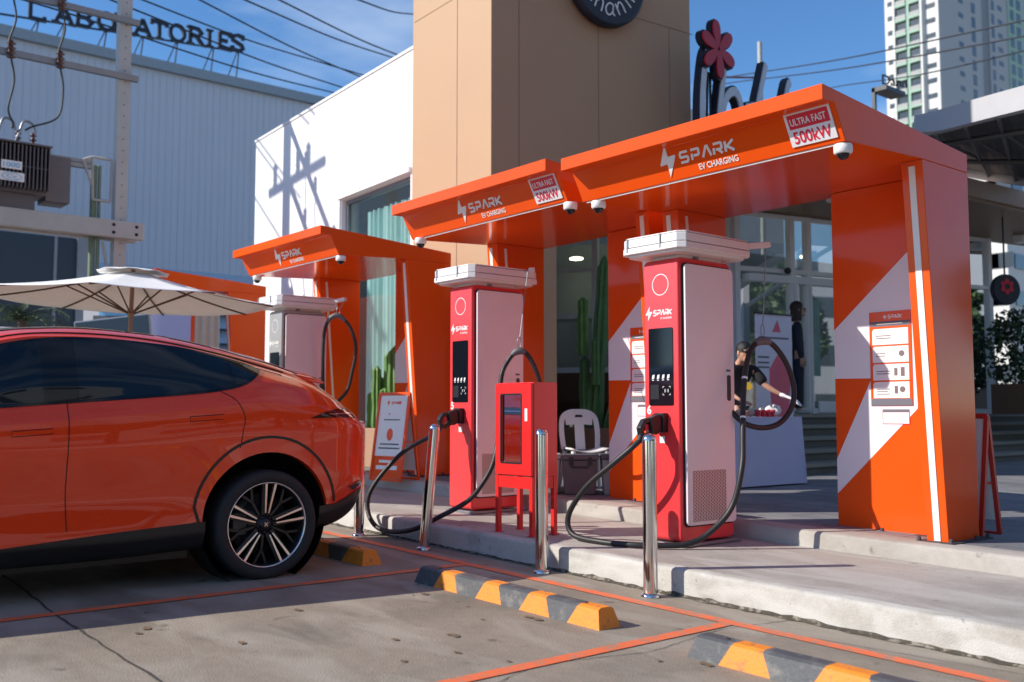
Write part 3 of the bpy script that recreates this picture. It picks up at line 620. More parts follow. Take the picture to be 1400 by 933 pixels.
for fl in range(38):
    z = 1.5 + fl * 3.02; vis = 16 <= fl <= 27
    W = []
    for x0, x1 in ((-101.1, -98.85), (-98.15, -96.0)):
        W.append(('balcony', (x0, x1, 184.7, 185.3, z + .1, z + 2.1)))
        slab.box(x0, x1, 184.2, 185.2, z - .55, z - .1)
        rail.box(x0 + .05, x1 - .05, 184.22, 184.26, z - .1, z + .75)
    W += [('window', (-103.2, -101.9, 185.15, 185.3, z + .6, z + 1.6)), ('window', (-95.1, -93.2, 185.15, 185.3, z + .6, z + 1.6)),
          ('window', (-92.65, -92.55, 193.5, 195.4, z + .6, z + 1.6)), ('window', (-92.65, -92.55, 199.0, 200.6, z - .1, z + 2.0)),
          ('window', (-92.65, -92.55, 208, 209.3, z - .1, z + 2.0)), ('window', (-92.65, -92.55, 211, 213.0, z + .6, z + 1.6)),
          ('window', (-92.45, -92.35, 216.5, 218.3, z - .1, z + 2.1)), ('window', (-92.45, -92.35, 219.6, 221.6, z - .1, z + 2.1)), ('window', (-92.65, -92.55, 225, 227, z + .6, z + 1.6))]
    for nm_, a in W:
        if 18 <= fl <= 26:
            m2 = MB(); m2.box(*a); m2.build('window' if nm_ == 'window' else 'balcony_opening', 'aptwin', b, True)
        else: allm.box(*a)
o = allm.build('windows', 'aptwin', b, True); o['kind'] = 'stuff'
o = slab.build('balcony_slabs', 'mint', b, True); o['kind'] = 'stuff'; o = rail.build('balcony_rails', pm('rail_grey', (.30, .31, .30, 1), .6, var=.3, scale=3), b, True); o['kind'] = 'stuff'
# lower white block seen in the gap at right, and the blocks mirrored by the shopfront
def block(name, label, x0, x1, y0_, y1_, h, face, rows, cols, mat='aptwhite', z0=0, wv=1.5):
    b = thing(name, label, 'building', ((x0 + x1) / 2, (y0_ + y1_) / 2, z0))
    mb = MB(); mb.box(x0, x1, y0_, y1_, z0, h); mb.build('walls', mat, b, True); mb = MB()
    for r_ in range(rows):
        for c in range(cols):
            z = z0 + (h - z0) * (r_ + .35) / rows; dz = (h - z0) / rows * .4
            for f in face:
                if f in ('+x', '-x'):
                    y = y0_ + (y1_ - y0_) * (c + .5) / cols; xx = x1 if f == '+x' else x0; mb.box(xx - .08, xx + .08, y - wv / 2, y + wv / 2, z, z + dz)
                else:
                    x = x0 + (x1 - x0) * (c + .5) / cols; yy = y1_ if f == '+y' else y0_; mb.box(x - wv / 2, x + wv / 2, yy - .08, yy + .08, z, z + dz)
    o = mb.build('windows', 'aptwin', b, True); o['kind'] = 'stuff'; return b
block('white_block_of_flats', 'white block of flats with small windows, low behind the grey canopy at the right edge', -40, -28, 64, 110, 19, ['+x', '-y'], 8, 14)
block('mirrored_flats', 'pale block of flats across the street, seen only as a reflection in the shopfront', 32, 48, 6, 60, 34, ['-x', '-y'], 11, 12, 'aptgrey', wv=2.2)
block('street_building', 'pale street building behind the parking lot', 2, 20, -62, -48, 9, ['+y'], 3, 8, 'planter')
block('street_building', 'grey street building behind the photographer', 26, 40, -34, -6, 11, ['-x'], 3, 9, 'aptgrey')
# ================================================================ CHARGING PORTALS
def cam_dome(x, y, z, label):
    t = thing('security_camera', label, 'security camera', (x, y, z), group=None)
    mb = MB(); mb.lathe([(.052, 0), (.056, -.012), (.056, -.05), (.046, -.058)], 24); mb.build('housing', 'white', t, smooth_all=True)
    mb = MB(); mb.lathe([(.040 * math.cos(R(a)), -.055 - .040 * math.sin(R(a))) for a in range(0, 90, 12)], 20); mb.build('dome', 'screen', t)
M['basem'] = pm('base_mortar', (.05, .05, .055, 1), .8, var=.4, scale=30); M['pg'] = pm('print_grey', (.16, .12, .13, 1), .6)
def portal_proto(label, loc, ultra, group='orange canopies over the chargers', poster=True):
    t = thing('charging_canopy', label, 'canopy', loc, group=group)
    W = 2.28; prof_top = [(-1.346, 2.794), (.43, 2.663), (.43, 2.532), (-.2, 2.530), (-1.112, 2.487), (-1.225, 2.70), (-1.346, 2.697)]
    YZ = lambda u, v, w: Vector((w, u, v))
    mb = MB(); mb.prism(prof_top, -W, 0, 0, YZ); mb.build('roof', 'orange', t, bevel=.006)
    leg = [(-.2, 2.529), (.43, 2.531), (.43, 0), (0, 0)]
    mb = MB(); mb.prism(leg, -.150, -.0015, 0, YZ); mb.box(-.99, -.151, .28, .43, 0, 2.529); mb.build('leg', 'orange', t, bevel=.004)
    mb = MB(); mb.prism(leg, -W + .0015, -W + .17, 0, YZ); mb.build('leg', 'orange', t, bevel=.004)
    # light strips on the leaning leg fronts and inner cheek
    n = Vector((0, -1, -.079)).normalized(); upv = Vector((0, -.2, 2.529)).normalized()
    for xc in (-.075, -W + .07):
        mb = MB(); mb.box(-.022, .022, .01, 2.50, 0, .006, 0, fr((xc, 0, 0), (1, 0, 0), upv, n)); mb.build('light_strip', 'strip', t)
    mb = MB(); mb.box(.09, .12, .01, 2.49, 0, .004, 0, fr((-W + .171, .0, 0), (0, 1, 0), upv, (1, 0, 0))); mb.build('light_strip', 'strip', t)
    mb = MB(); mb.box(-W + .03, -.05, -1.10, -1.088, 2.478, 2.4875); mb.build('front_trim', 'strip', t)
    mb = MB(); mb.box(-1.05, -.17, .20, .50, .0, .006); mb.box(-.2, .06, -.06, .50, .0, .007); mb.box(-W - .05, -W + .22, -.06, .5, 0, .007)
    for x, y in ((-.6, .22), (-.19, -.03), (.03, -.03), (.04, .3), (.04, .46)): mb.lathe([(.014, .005), (.014, .028), (.006, .034)], 8, 0, fr((x, y, 0)))
    build_each(mb, 'base_plate', 'basem', t)
    # white diagonals and instruction board on the recessed panel
    PF = FRONT((0, .28, 0)); ox, oz = 3.25, -.267
    def q(pts): return [(x + ox, z + oz) for x, z in pts]
    mb = MB(); mb.prism(q([(-3.412, 2.36), (-4.236, 1.739), (-4.236, 1.379), (-3.935, 1.371), (-4.236, .779), (-4.236, .519), (-3.587, 1.151), (-3.545, 1.805), (-3.402, 1.95)][:0] or
        [(-3.60, 2.30), (-4.236, 1.745), (-4.236, 1.379), (-3.935, 1.374), (-4.236, .775), (-4.236, .519), (-3.587, 1.151), (-3.548, 1.805), (-3.56, 2.335)]), .0015, .003, 0, PF)
    mb.build('white_diagonal', 'white_vinyl', t)
    bx0, bx1, bz0, bz1 = -3.94 + ox, -3.617 + ox, 1.172 + oz, 1.857 + oz
    mb = MB(); mb.box(bx0, bx1, bz0, bz1, .0035, .009, 0, PF)
    bd = mb.build('instruction_board', 'orange_lip', t)
    mb = MB()
    ph = .117
    for k in range(4):
        z1 = bz1 - .125 - k * (ph + .012); mb.prism([(bx0 + .035, z1), (bx1 - .022, z1), (bx1 - .022, z1 - ph), (bx0 + .022, z1 - ph), (bx0 + .022, z1 - .015)], .009, .0105, 0, PF)
    mb.box(bx0 + .085, bx1 - .03, 1.04 + oz, 1.145 + oz, .0035, .0045, 1, PF)
    mb.box(bx0 + .09, bx1 - .035, 1.045 + oz, 1.125 + oz, .0046, .0055, 0, PF); build_each(mb, 'white_panel', ['white', 'signred'], bd)
    mb = MB(); mb.box(bx0 + .008, bx1 - .003, bz1 - .108, bz1 - .072, .009, .0102, 0, PF); mb.box(bx0 + .003, bx1 - .003, bz0 + .002, bz0 + .052, .0095, .0112, 0, PF); mb.box(bx0 + .09, bx1 - .035, 1.127 + oz, 1.147 + oz, .0046, .0056, 0, PF)
    build_each(mb, 'grey_band', 'signgrey', bd)
    mb = MB(); bolt(mb, PF, bx0 + .11, bz1 - .062, .03, .045, 0, .002, .0092); spark(mb, PF, bx0 + .145, bz1 - .055, .11, .03, 0, .001, .0092)
    mb.box(bx0 + .06, bx0 + .26, bz1 - .094, bz1 - .088, .0105, .0115, 0, PF); mb.build('heading', 'white', bd)
    mb = MB(); rr = random.Random(2)
    for k in range(4):
        z1 = bz1 - .125 - k * (ph + .012)
        for j in range(2 if k < 3 else 3): mb.box(bx0 + .05, bx0 + .05 + rr.uniform(.07, .12), z1 - .055 - j * .018, z1 - .049 - j * .018, .0106, .0114, 0, PF)
        if k == 1 or k == 3: mb.prism(circ(bx1 - .075, z1 - .055, .022, 10), .0106, .0115, 0, PF)
        if k >= 2: mb.box(bx1 - .135, bx1 - .11, z1 - .085, z1 - .03, .0106, .0114, 0, PF)
        if k == 2: mb.box(bx1 - .085, bx1 - .055, z1 - .09, z1 - .025, .0106, .0114, 0, PF)
    build_each(mb, 'small_print', 'pg', bd)
    # fascia writing
    e = Vector((0, -.113, .213)).normalized(); FN = Vector((0, -e.z, e.y)); FF = fr((0, -1.112, 2.487), (1, 0, 0), e, FN)
    mb = MB(); bolt(mb, FF, -1.42, .03, .155, .245, 0, .003, .002); spark(mb, FF, -1.245, .105, .47, .088, 0, .003, .002)
    text(mb, 'EV CHARGING', FF, -1.10, .035, h=.043, wd=.33, d=.002, off=.012, w0=.002); mb.build('logo', 'white', t, label='white bolt and charging name on the sloping fascia')
    if ultra:
        mb = MB(); mb.box(-.355, -.035, .035, .245, .002, .008, 0, FF); s_ = mb.build('power_sign', 'white_vinyl', t)
        mb = MB(); mb.box(-.335, -.05, .145, .235, .008, .0095, 0, FF); text(mb, '500kW', FF, -.325, .05, h=.078, wd=.265, d=.002, off=.015, w0=.0085); mb.build('red_print', 'signred', s_)
        mb = MB(); text(mb, 'ULTRA FAST', FF, -.32, .165, h=.045, wd=.25, d=.002, off=.012, w0=.0098); mb.build('white_print', 'white_vinyl', s_)
    # cable hook on the roof
    mb = MB(); mb.tube([(-.35 + .04 * math.cos(R(a)), -.1, 2.70 + .07 * math.sin(R(a))) for a in range(0, 181, 20)], .006, 6); mb.build('roof_eye', 'black', t)
    return t
PA = (-3.25, 6.42, .267)
A_ = portal_proto('orange canopy nearest the camera with an ultra fast 500kW sign, over charger 6', PA, True)
PB = (PA[0] - 2.46, PA[1] + .03, PA[2] + .05); PC = (PA[0] - 6.42, PA[1] + .22, PA[2] + .122); PD = (-14.62, 6.62, PA[2] + .20)
copy_tree(A_, PB, R(-1.2), 'middle orange canopy with a 500kW sign, over charger 5')
C_ = portal_proto('smaller looking orange canopy without a 500kW sign, over the grey charger', PC, False)
copy_tree(C_, PD, 0, 'farthest orange canopy, half hidden behind the white parasol')
for p, n in ((PA, 'nearest'), (PB, 'middle'), (PC, 'grey charger')):
    cam_dome(p[0] - .05, p[1] - 1.06, p[2] + 2.484, 'white dome camera under the right front corner of the %s canopy' % n)
    cam_dome(p[0] - 2.16, p[1] - 1.06, p[2] + 2.484, 'white dome camera under the left front corner of the %s canopy' % n)

# ================================================================ CHARGERS
def charger(label, x, y, body, digit, trim='dark', arm=(.27, .60), H=2.06):
    g = gz(x) + .165; t = thing('ev_charger', label, 'charger', (x, y, g), group='fast chargers under the orange canopies')
    w2 = .18; D_ = .60
    mb = MB(); mb.prism(rrect(0, D_, .03, H, .045, 6), -w2 + .012, w2 - .012, 0, lambda u, v, w: Vector((w, u, v)), smooth=True)
    bd = mb.build('body', body, t, bevel=.018, seg=4)
    mb = MB(); mb.box(-w2 - .03, w2 + .03, -.01, D_ + .03, 0, .022); mb.build('base_plate', 'steel', t, bevel=.004)
    for sgn in (1, -1):
        F = fr((sgn * (w2 - .012), 0, 0), (0, 1, 0), (0, 0, 1), (sgn, 0, 0))
        mb = MB(); mb.prism(rrect(.035, D_ - .012, .135, H - .04, .035, 6), 0, .012, 0, F); mb.build('panel_gap', trim, t)
        mb = MB(); mb.prism(rrect(.043, D_ - .014, .145, H - .048, .035, 6), .006, .03, 0, F); sp = mb.build('side_panel', 'panelwhite', t, bevel=.004)
        mb = MB(); mb.box(.10, .47, .17, .53, .0301, .032, 0, F); mb.build('vent_grille', 'grille', sp)
        mb = MB(); mb.prism(rrect(D_ - .10, D_ - .065, 1.03, 1.22, .016, 5), .03, .037, 0, F); mb.build('latch_handle', 'black', sp)
        mb = MB(); mb.box(D_ - .11, D_ - .06, 1.245, 1.262, .0301, .031, 0, F); mb.build('latch_label', 'signgrey', sp)
    F = FRONT((0, 0, 0))
    mb = MB(); mb.prism(rrect(-.115, .115, .995, 1.555, .012, 4), -.002, .006, 0, F); sc = mb.build('screen', 'screen', t)
    mb = MB()
    for k in range(4):
        xx = -.085 + .048 * k; mb.prism([(xx, 1.185), (xx + .022, 1.19), (xx + .026, 1.218), (xx + .006, 1.215)], .0062, .007, 0, F); mb.box(xx + .002, xx + .02, 1.175, 1.181, .0062, .007, 0, F)
    for k, r_ in enumerate((.010, .018)):
        for s_ in (1, -1): mb.stroke([(.055 + s_ * r_ * math.cos(R(a)), 1.10 + r_ * math.sin(R(a))) for a in range(-45, 46, 15)], .003, .001, 0, F, w0=.0062)
    for cx, cz in ((-1, 1), (1, 1), (1, -1), (-1, -1)): mb.stroke([(.055 + cx * .035, 1.10 + cz * .018), (.055 + cx * .035, 1.10 + cz * .03), (.055 + cx * .022, 1.10 + cz * .03)], .003, .001, 0, F, w0=.0062)
    build_each(mb, 'screen_icon', 'white', sc)
    mb = MB(); mb.box(-.10, -.02, 1.04, 1.145, .0061, .0066, 0, F); mb.build('card_reader', 'black', sc)
    mb = MB(); mb.stroke(circ(.0, 1.872, .076, 40), .006, .0015, 0, F, closed=True, w0=.0005); mb.build('ring_mark', 'white', t)
    mb = MB(); bolt(mb, F, -.145, 1.615, .065, .105, 0, .0015, .0005); spark(mb, F, -.075, 1.645, .18, .045, 0, .0012, .0005)
    text(mb, 'EV CHARGING', F, -.0, 1.618, h=.016, wd=.105, d=.001, w0=.0005, off=.01); mb.build('logo', 'white', t)
    if digit: mb = MB(); text(mb, digit, F, -.140, .930, h=.068, d=.0015, off=.03, w0=.0005, wd=.042); mb.build('number', 'white', t)
    # holster
    mb = MB(); mb.prism(rrect(-.045, .06, .80, .935, .015, 4), -.002, .05, 0, F); mb.prism(rrect(-.02, .06, .925, .94, .003, 2), .0, .055, 0, F); mb.build('connector_holster', 'black', t, bevel=.006)
    mb = MB(); mb.box(-.02, .03, .725, .775, .0005, .0015, 0, F); mb.build('connector_label', 'white', t)
    # tray
    OC = lambda a, b, c_, d_, r: [(b - r, c_), (b, c_ + r), (b, d_ - r), (b - r, d_), (a + r, d_), (a, d_ - r), (a, c_ + r), (a + r, c_)]
    tr = thing_part = MB()
    tr.prism(OC(-.27, .28, -.09, .67, .05), H + .022, H + .045, 0); tr.prism(OC(-.30, .31, -.12, .70, .05), H + .042, H + .088, 0); tr.prism(OC(-.14, .14, .05, .55, .02), H - .005, H + .025, 0); tr.prism(OC(-.295, .305, -.115, .695, .05), H + .093, H + .152, 0); tr.prism(OC(-.285, .295, -.105, .685, .05), H + .156, H + .168, 0)
    trp = tr.build('cable_tray', 'white', t, bevel=.010, seg=3)
    mb = MB(); mb.prism(OC(-.28, .29, -.10, .68, .05), H + .085, H + .16, 0); mb.build('tray_seam', 'dark', trp)
    mb = MB()
    for p in ((-.302, .05), (-.302, .45)): mb.box(p[0] - .004, p[0] + .004, p[1], p[1] + .012, H + .06, H + .16)
    for p in (-.22, .10): mb.box(p, p + .012, -.124, -.116, H + .06, H + .16)
    mb.box(.10, .16, .2, .24, H + .0, H + .024); build_each(mb, 'tray_clip', 'steel', trp)
    a0 = Vector((.24, .62, H + .125)); a1 = Vector((arm[0], arm[1], H + .155)); d = (a1 - a0); ex = d.normalized(); ey = Vector((-ex.y, ex.x, 0)).normalized()
    mb = MB(); mb.box(-.02, d.length, -.028, .028, -.022, .022, 0, fr(a0, ex, ey)); am = mb.build('swing_arm', 'white', t, bevel=.006)
    return t, g
def gun2(t):
    """connector: bulky plug body out of the holster and an open D-shaped grip"""
    P = lambda u, v, w=0: Vector((w + .01, -u, v)); mb = MB()
    mb.prism([(.02, .925), (.08, .928), (.155, .905), (.165, .88), (.145, .80), (.10, .785), (.06, .80), (.02, .80)], -.036, .036, 0, P)
    mb.build('plug_body', 'black', t, bevel=.012, seg=3); mb = MB()
    mb.stroke([(.13, .895), (.205, .88), (.240, .835), (.228, .785), (.185, .770), (.13, .80)], .034, .05, 0, P, closed=True, w0=-.025)
    g = mb.build('connector', 'black', t, bevel=.010, seg=3); mb = MB(); mb.box(.165, .200, .815, .86, -.012, .012, 0, P); mb.build('trigger', 'signred', g)
    mb = MB(); mb.tube([P(.215, .79), P(.235, .765), P(.25, .74)], [.024, .024, .0225], 12); mb.build('cable_gland', 'rubber', g)
    return g
def wpath(pts, n=10): return smooth([Vector(p) for p in pts], n)
c6, g6 = charger('bright red charger number 6, nearest the camera, with a hanging cable hoop', -4.85, 5.43, 'red', '6', arm=(.33, .86))
gun2(c6)
c5, g5 = charger('bright red charger number 5, behind the red extinguisher cabinet', -7.29, 5.44, 'red', '5', arm=(.40, .52))
gun2(c5)
c4, g4 = charger('grey charger with a white tray, half hidden behind the orange car', -11.0, 5.43, 'silver_paint', '4', arm=(.42, .72))
gun2(c4)
def hose(t, pts, r, name='charging_cable', clamp=None, bands=()):
    P = wpath(pts, 12); mb = MB(); mb.tube(P, r, 14); h = mb.build(name, 'rubber', t, True)
    if clamp:
        i = min(range(len(P)), key=lambda k: (P[k] - Vector(clamp)).length); seg = P[max(0, i - 8):i + 9]
        mb = MB(); mb.tube(seg, [r * (1.1 + .55 * math.sin(math.pi * k / (len(seg) - 1))) for k in range(len(seg))], 12); mb.build('cable_clamp', 'grey', h, True)
    for bd in bands:
        i = min(range(len(P)), key=lambda k: (P[k] - Vector(bd)).length); mb = MB(); mb.tube(P[i:i + 2], r * 1.06, 12); mb.build('cable_band', 'white', h, True)
    return h
h6 = hose(c6, [(-4.84, 5.19, .93), (-4.89, 5.13, .86), (-5.02, 5.08, .75), (-5.25, 5.05, .58), (-5.43, 5.05, .37), (-5.385, 5.05, .235), (-5.12, 5.06, .208), (-4.86, 5.13, .205), (-4.70, 5.27, .205), (-4.60, 5.39, .215), (-4.52, 5.52, .28), (-4.42, 5.66, .46), (-4.37, 5.72, .74), (-4.44, 5.83, .98), (-4.485, 5.896, 1.146), (-4.522, 5.958, 1.307), (-4.548, 6.032, 1.487), (-4.551, 6.109, 1.609), (-4.533, 6.203, 1.662), (-4.509, 6.315, 1.627), (-4.474, 6.418, 1.496), (-4.449, 6.469, 1.325), (-4.446, 6.442, 1.175), (-4.482, 6.35, 1.054), (-4.528, 6.204, 1.011), (-4.583, 6.04, 1.044), (-4.70, 5.99, 1.16), (-4.78, 5.98, 1.2)], .0205, clamp=(-4.533, 6.203, 1.662), bands=[(-4.46, 5.88, 1.08), (-4.53, 6.0, 1.36)])
def hook(t, top, bot):
    top, bot = Vector(top), Vector(bot); mb = MB(); d = (bot - top); mb.tube([top, top + d * .3, bot - d.normalized() * .09], .004, 6)
    c = bot - d.normalized() * .045
    mb.tube([c + Vector((0, .022 * math.cos(R(a)), .05 * math.sin(R(a)))) for a in range(0, 360, 24)], .004, 6, closed=True)
    mb.build('hanging_wire', 'steel', t, True)
hook(c6, (-4.54, 6.28, 2.36), (-4.533, 6.205, 1.69))
hose(c5, [(-7.28, 5.20, .98), (-7.31, 5.14, .92), (-7.40, 4.88, .765), (-7.58, 4.70, .47), (-7.59, 4.66, .26), (-7.39, 4.66, .125), (-6.96, 4.67, .15), (-6.72, 4.80, .27), (-6.60, 5.01, .40), (-6.56, 5.13, .54), (-6.51, 5.20, .70), (-6.53, 5.27, .91), (-6.62, 5.37, 1.15), (-6.82, 5.54, 1.44), (-6.78, 5.60, 1.60), (-6.725, 5.66, 1.668), (-6.67, 5.73, 1.62), (-6.62, 5.81, 1.41), (-6.66, 5.86, 1.22), (-6.85, 5.95, 1.1), (-7.18, 5.98, 1.2)], .0205, clamp=(-6.725, 5.66, 1.668))
hook(c5, (-6.90, 5.92, 2.44), (-6.725, 5.66, 1.70))
s = 11.9 / 11
hose(c4, [tuple(v * k for v, k in zip(p, (s, s, 1))) for p in []] or [(-10.75, 5.98, 1.1), (-10.6, 5.86, 1.6 - .0), (-10.56, 5.86, 2.12), (-10.46, 5.95, 2.285), (-10.37, 6.08, 2.16), (-10.33, 6.15, 1.9), (-10.38, 6.13, 1.6), (-10.45, 6.08, 1.35), (-10.6, 5.9, 1.2), (-10.8, 5.6, 1.3)], .0205, clamp=(-10.46, 5.95, 2.285))
hook(c4, (-10.57, 6.14, 2.49), (-10.46, 5.96, 2.31))

# ================================================================ BOLLARDS
b0 = thing('steel_bollard', 'polished steel bollard in front of charger 6', 'bollard', (-4.20, 4.585, gz(-4.2)), group='steel bollards along the kerb')
mb = MB(); mb.lathe([(.0445, .01), (.0445, .945), (.044, .955), (.038, .972), (.026, .984), (.012, .99)], 32); mb.build('post', 'chrome', b0)
mb = MB(); mb.lathe([(.062, 0), (.062, .008), (.055, .02), (.046, .024)], 32); mb.build('base_flange', 'chrome', b0)
for x, y, rot, lb in ((-5.22, 4.60, (0, 0, 0), 'polished steel bollard in front of the extinguisher cabinet'), (-6.565, 4.55, (.0, R(4.6), R(50)), 'leaning steel bollard between the black cable and the kerb'), (-7.54, 4.54, (0, 0, 0), 'steel bollard right behind the tail of the orange car')):
    c = copy_tree(b0, (x, y, gz(x)), 0, lb); c.rotation_euler = rot
# ================================================================ WHEEL STOPS
def stop(x0, x1, y, label, n, first):
    t = thing('wheel_stop', label, 'wheel stop', ((x0 + x1) / 2, y + .08, gz((x0 + x1) / 2)), rot=(0, R(1.03), 0), group='orange and black wheel stops')
    Lh = (x1 - x0); mb = MB(); prof = [(-.08, 0), (-.055, .095), (-.035, .105), (.035, .105), (.055, .095), (.08, 0)]; xs = []
    ws = [random.Random(int(abs(x0) * 10) + k).uniform(.85, 1.15) for k in range(n)]; tot = sum(ws); acc = 0; xs = [0]
    for q_ in ws: acc += q_; xs.append(acc / tot)
    for k in range(n):
        vs = []
        for e in (k, k + 1):
            for (py, pz) in prof:
                xx = -Lh / 2 + xs[e] * Lh
                if e == 0: xx += (pz / .105) * .035
                elif e == n: xx -= (pz / .105) * .035
                else: xx += (-.03 + (pz / .105) * .06) * (1 if (e % 2 == (0 if first else 1)) else -1)
                vs.append((xx, py, pz))
        m_ = len(prof); fs = [(i, i + 1, m_ + i + 1, m_ + i) for i in range(m_ - 1)]; mt = (k + (0 if first else 1)) % 2
        mb.add(vs, fs, mt)
        if k == 0: mb.add(vs[:m_], [tuple(range(m_))], 0)
        if k == n - 1: mb.add(vs[m_:], [tuple(range(m_))], 0)
    mb.build('block', ['kerbo', 'kerbd'], t)
    mb = MB()
    for xx in (-Lh / 2 + .18, Lh / 2 - .18): mb.lathe([(.010, .1052), (.010, .1075), (.004, .108)], 8, 0, fr((xx, 0, 0)))
    build_each(mb, 'anchor_bolt', 'dark', t)
stop(-5.45, -3.75, 3.70, 'orange and black wheel stop in the middle bay', 8, False)
stop(-3.13, -1.43, 3.66, 'orange and black wheel stop cut off by the bottom edge', 7, False)
stop(-7.85, -6.16, 3.74, 'orange and black wheel stop behind the tyre of the orange car', 7, True)
# ================================================================ EXTINGUISHER CABINET
t = thing('extinguisher_cabinet', 'red metal cabinet on legs with a narrow glass door, right of charger 5', 'cabinet', (-5.89, 5.03, gz(-5.9) + .165), rot=(0, 0, R(1)))
x0, x1, y0_, y1_, z0, z1 = -.215, .215, -.13, .13, .44, 1.155
mb = MB(); mb.box(x0, x0 + .01, y0_ + .02, y1_, z0, z1); mb.box(x1 - .01, x1, y0_ + .02, y1_, z0, z1); mb.box(x0 + .011, x1 - .011, y1_ - .01, y1_, z0, z1); mb.box(x0 + .011, x1 - .011, y0_ + .02, y1_ - .011, z1 - .01, z1); mb.box(x0 + .011, x1 - .011, y0_ + .02, y1_ - .011, z0, z0 + .01)
mb.build('box', 'firered', t, bevel=.004)
mb = MB(); F = FRONT((0, y0_, 0)); ww = .014
for a in ((x0 + .006, x0 + .07, z0 + .01, z1 - .01), (x1 - .115, x1 - .006, z0 + .01, z1 - .01), (x0 + .071, x1 - .116, z0 + .01, z0 + .10), (x0 + .071, x1 - .116, z1 - .09, z1 - .01)): mb.box(a[0], a[1], a[2], a[3], -.018, .004, 0, F)
dr = mb.build('door', 'firered', t)
mb = MB(); mb.poly([(x0 + .07, z0 + .10), (x1 - .115, z0 + .10), (x1 - .115, z1 - .09), (x0 + .07, z1 - .09)], 0, F, -.012); mb.build('door_glass', 'cabglass', dr)
mb = MB(); mb.stroke(rrect(x0 + .071, x1 - .116, z0 + .10, z1 - .09, .01, 2), .012, .008, 0, F, closed=True, w0=-.002); mb.build('glass_seal', 'black', dr)
mb = MB(); mb.box(x1 - .075, x1 - .045, .86, .955, .0045, .007, 0, F); mb.build('latch_sticker', 'white', dr)
for lx in (x0 + .0, x1 - .035):
    for ly in (y0_ + .002, y1_ - .037):
        mb = MB(); mb.box(lx, lx + .035, ly, ly + .035, .006, z0 - .001); mb.box(lx - .012, lx + .047, ly - .01, ly + .045, 0, .006); mb.build('leg', 'firered', t)
mb = MB(); mb.box(x0 + .036, x1 - .036, y0_ + .004, y0_ + .01, z0 - .09, z0 - .002); mb.box(x1 - .012, x1 - .004, y0_ + .04, y1_ - .04, z0 - .09, z0 - .002); build_each(mb, 'apron', 'firered', t)
ex = MB(); ex.lathe([(.06, .50), (.062, .52), (.062, .86), (.045, .91), (.02, .93)], 16, 0, fr((-.04, .03, 0))); ex.tube([(-.04, .03, .93), (-.04, .0, .98), (.03, -.03, .96), (.05, -.04, .7)], .009, 8, 1)
e_ = thing('fire_extinguisher', 'red fire extinguisher standing inside the red cabinet', 'fire extinguisher', (-5.89, 5.03, gz(-5.9) + .165)); ex.build('cylinder_and_hose', ['darkred', 'black'], e_)
# hatch: cabinet body is open behind the glass
# ================================================================ CAR
CAR = thing('parked_car', 'orange coupe suv parked tail first against the kerb, cut off at the left edge', 'car', (-7.05, 0, gz(-7.05) - .004), rot=(0, .018, 0))
# y, zb, hb, hmid, hsc, hmax, zsh, zbelt, hbelt, zrail, hrail, zroof
ST = [(-.93, .36, .30, .42, .45, .45, .55, .64, .40, .67, .28, .68), (-.88, .32, .45, .58, .60, .61, .57, .69, .54, .72, .36, .73), (-.75, .26, .62, .77, .80, .80, .62, .78, .72, .81, .50, .83), (-.5, .22, .72, .88, .90, .91, .70, .87, .82, .90, .6, .93),
      (0, .20, .80, .93, .935, .945, .80, .96, .84, .985, .64, 1.01), (.35, .20, .82, .925, .93, .945, .85, 1.02, .86, 1.05, .66, 1.08), (.75, .20, .83, .925, .925, .95, .88, 1.06, .87, 1.28, .65, 1.33),
      (1.2, .20, .83, .925, .902, .95, .90, 1.09, .880, 1.455, .655, 1.545), (1.6, .20, .83, .925, .898, .95, .91, 1.12, .885, 1.545, .66, 1.615), (1.9, .20, .83, .925, .900, .95, .92, 1.145, .885, 1.555, .66, 1.635),
      (2.3, .21, .83, .93, .912, .95, .94, 1.18, .885, 1.532, .66, 1.62), (2.7, .23, .84, .935, .938, .955, .97, 1.225, .885, 1.468, .665, 1.57), (3.0, .25, .84, .94, .95, .96, .98, 1.26, .88, 1.395, .685, 1.515),
      (3.2, .27, .84, .94, .95, .96, .98, 1.235, .875, 1.345, .70, 1.455), (3.4, .29, .83, .93, .94, .95, .98, 1.185, .865, 1.285, .71, 1.375), (3.55, .32, .81, .90, .92, .93, .97, 1.14, .84, 1.215, .70, 1.275),
      (3.67, .37, .77, .86, .88, .89, .95, 1.085, .80, 1.14, .67, 1.17), (3.77, .44, .70, .79, .815, .825, .93, 1.03, .74, 1.065, .60, 1.085), (3.84, .52, .58, .67, .69, .70, .90, .97, .64, 1.0, .5, 1.01), (3.875, .60, .40, .50, .52, .53, .86, .92, .48, .94, .38, .95)]
def hermite(xs, ys, x):
    n = len(xs)
    if x <= xs[0]: return ys[0]
    if x >= xs[-1]: return ys[-1]
    i = max(k for k in range(n - 1) if xs[k] <= x); h = xs[i + 1] - xs[i]; t = (x - xs[i]) / h
    def sl(k):
        if k == 0: return (ys[1] - ys[0]) / (xs[1] - xs[0])
        if k == n - 1: return (ys[-1] - ys[-2]) / (xs[-1] - xs[-2])
        a = (ys[k] - ys[k - 1]) / (xs[k] - xs[k - 1]); b = (ys[k + 1] - ys[k]) / (xs[k + 1] - xs[k])
        return 0 if a * b <= 0 else 2 * a * b / (a + b) if abs(a * b) > 0 else 0
    m0, m1 = sl(i) * h, sl(i + 1) * h
    return (2 * t**3 - 3 * t**2 + 1) * ys[i] + (t**3 - 2 * t**2 + t) * m0 + (-2 * t**3 + 3 * t**2) * ys[i + 1] + (t**3 - t**2) * m1
SX = [s_[0] for s_ in ST]; SC = [[s_[k] for s_ in ST] for k in range(1, 12)]
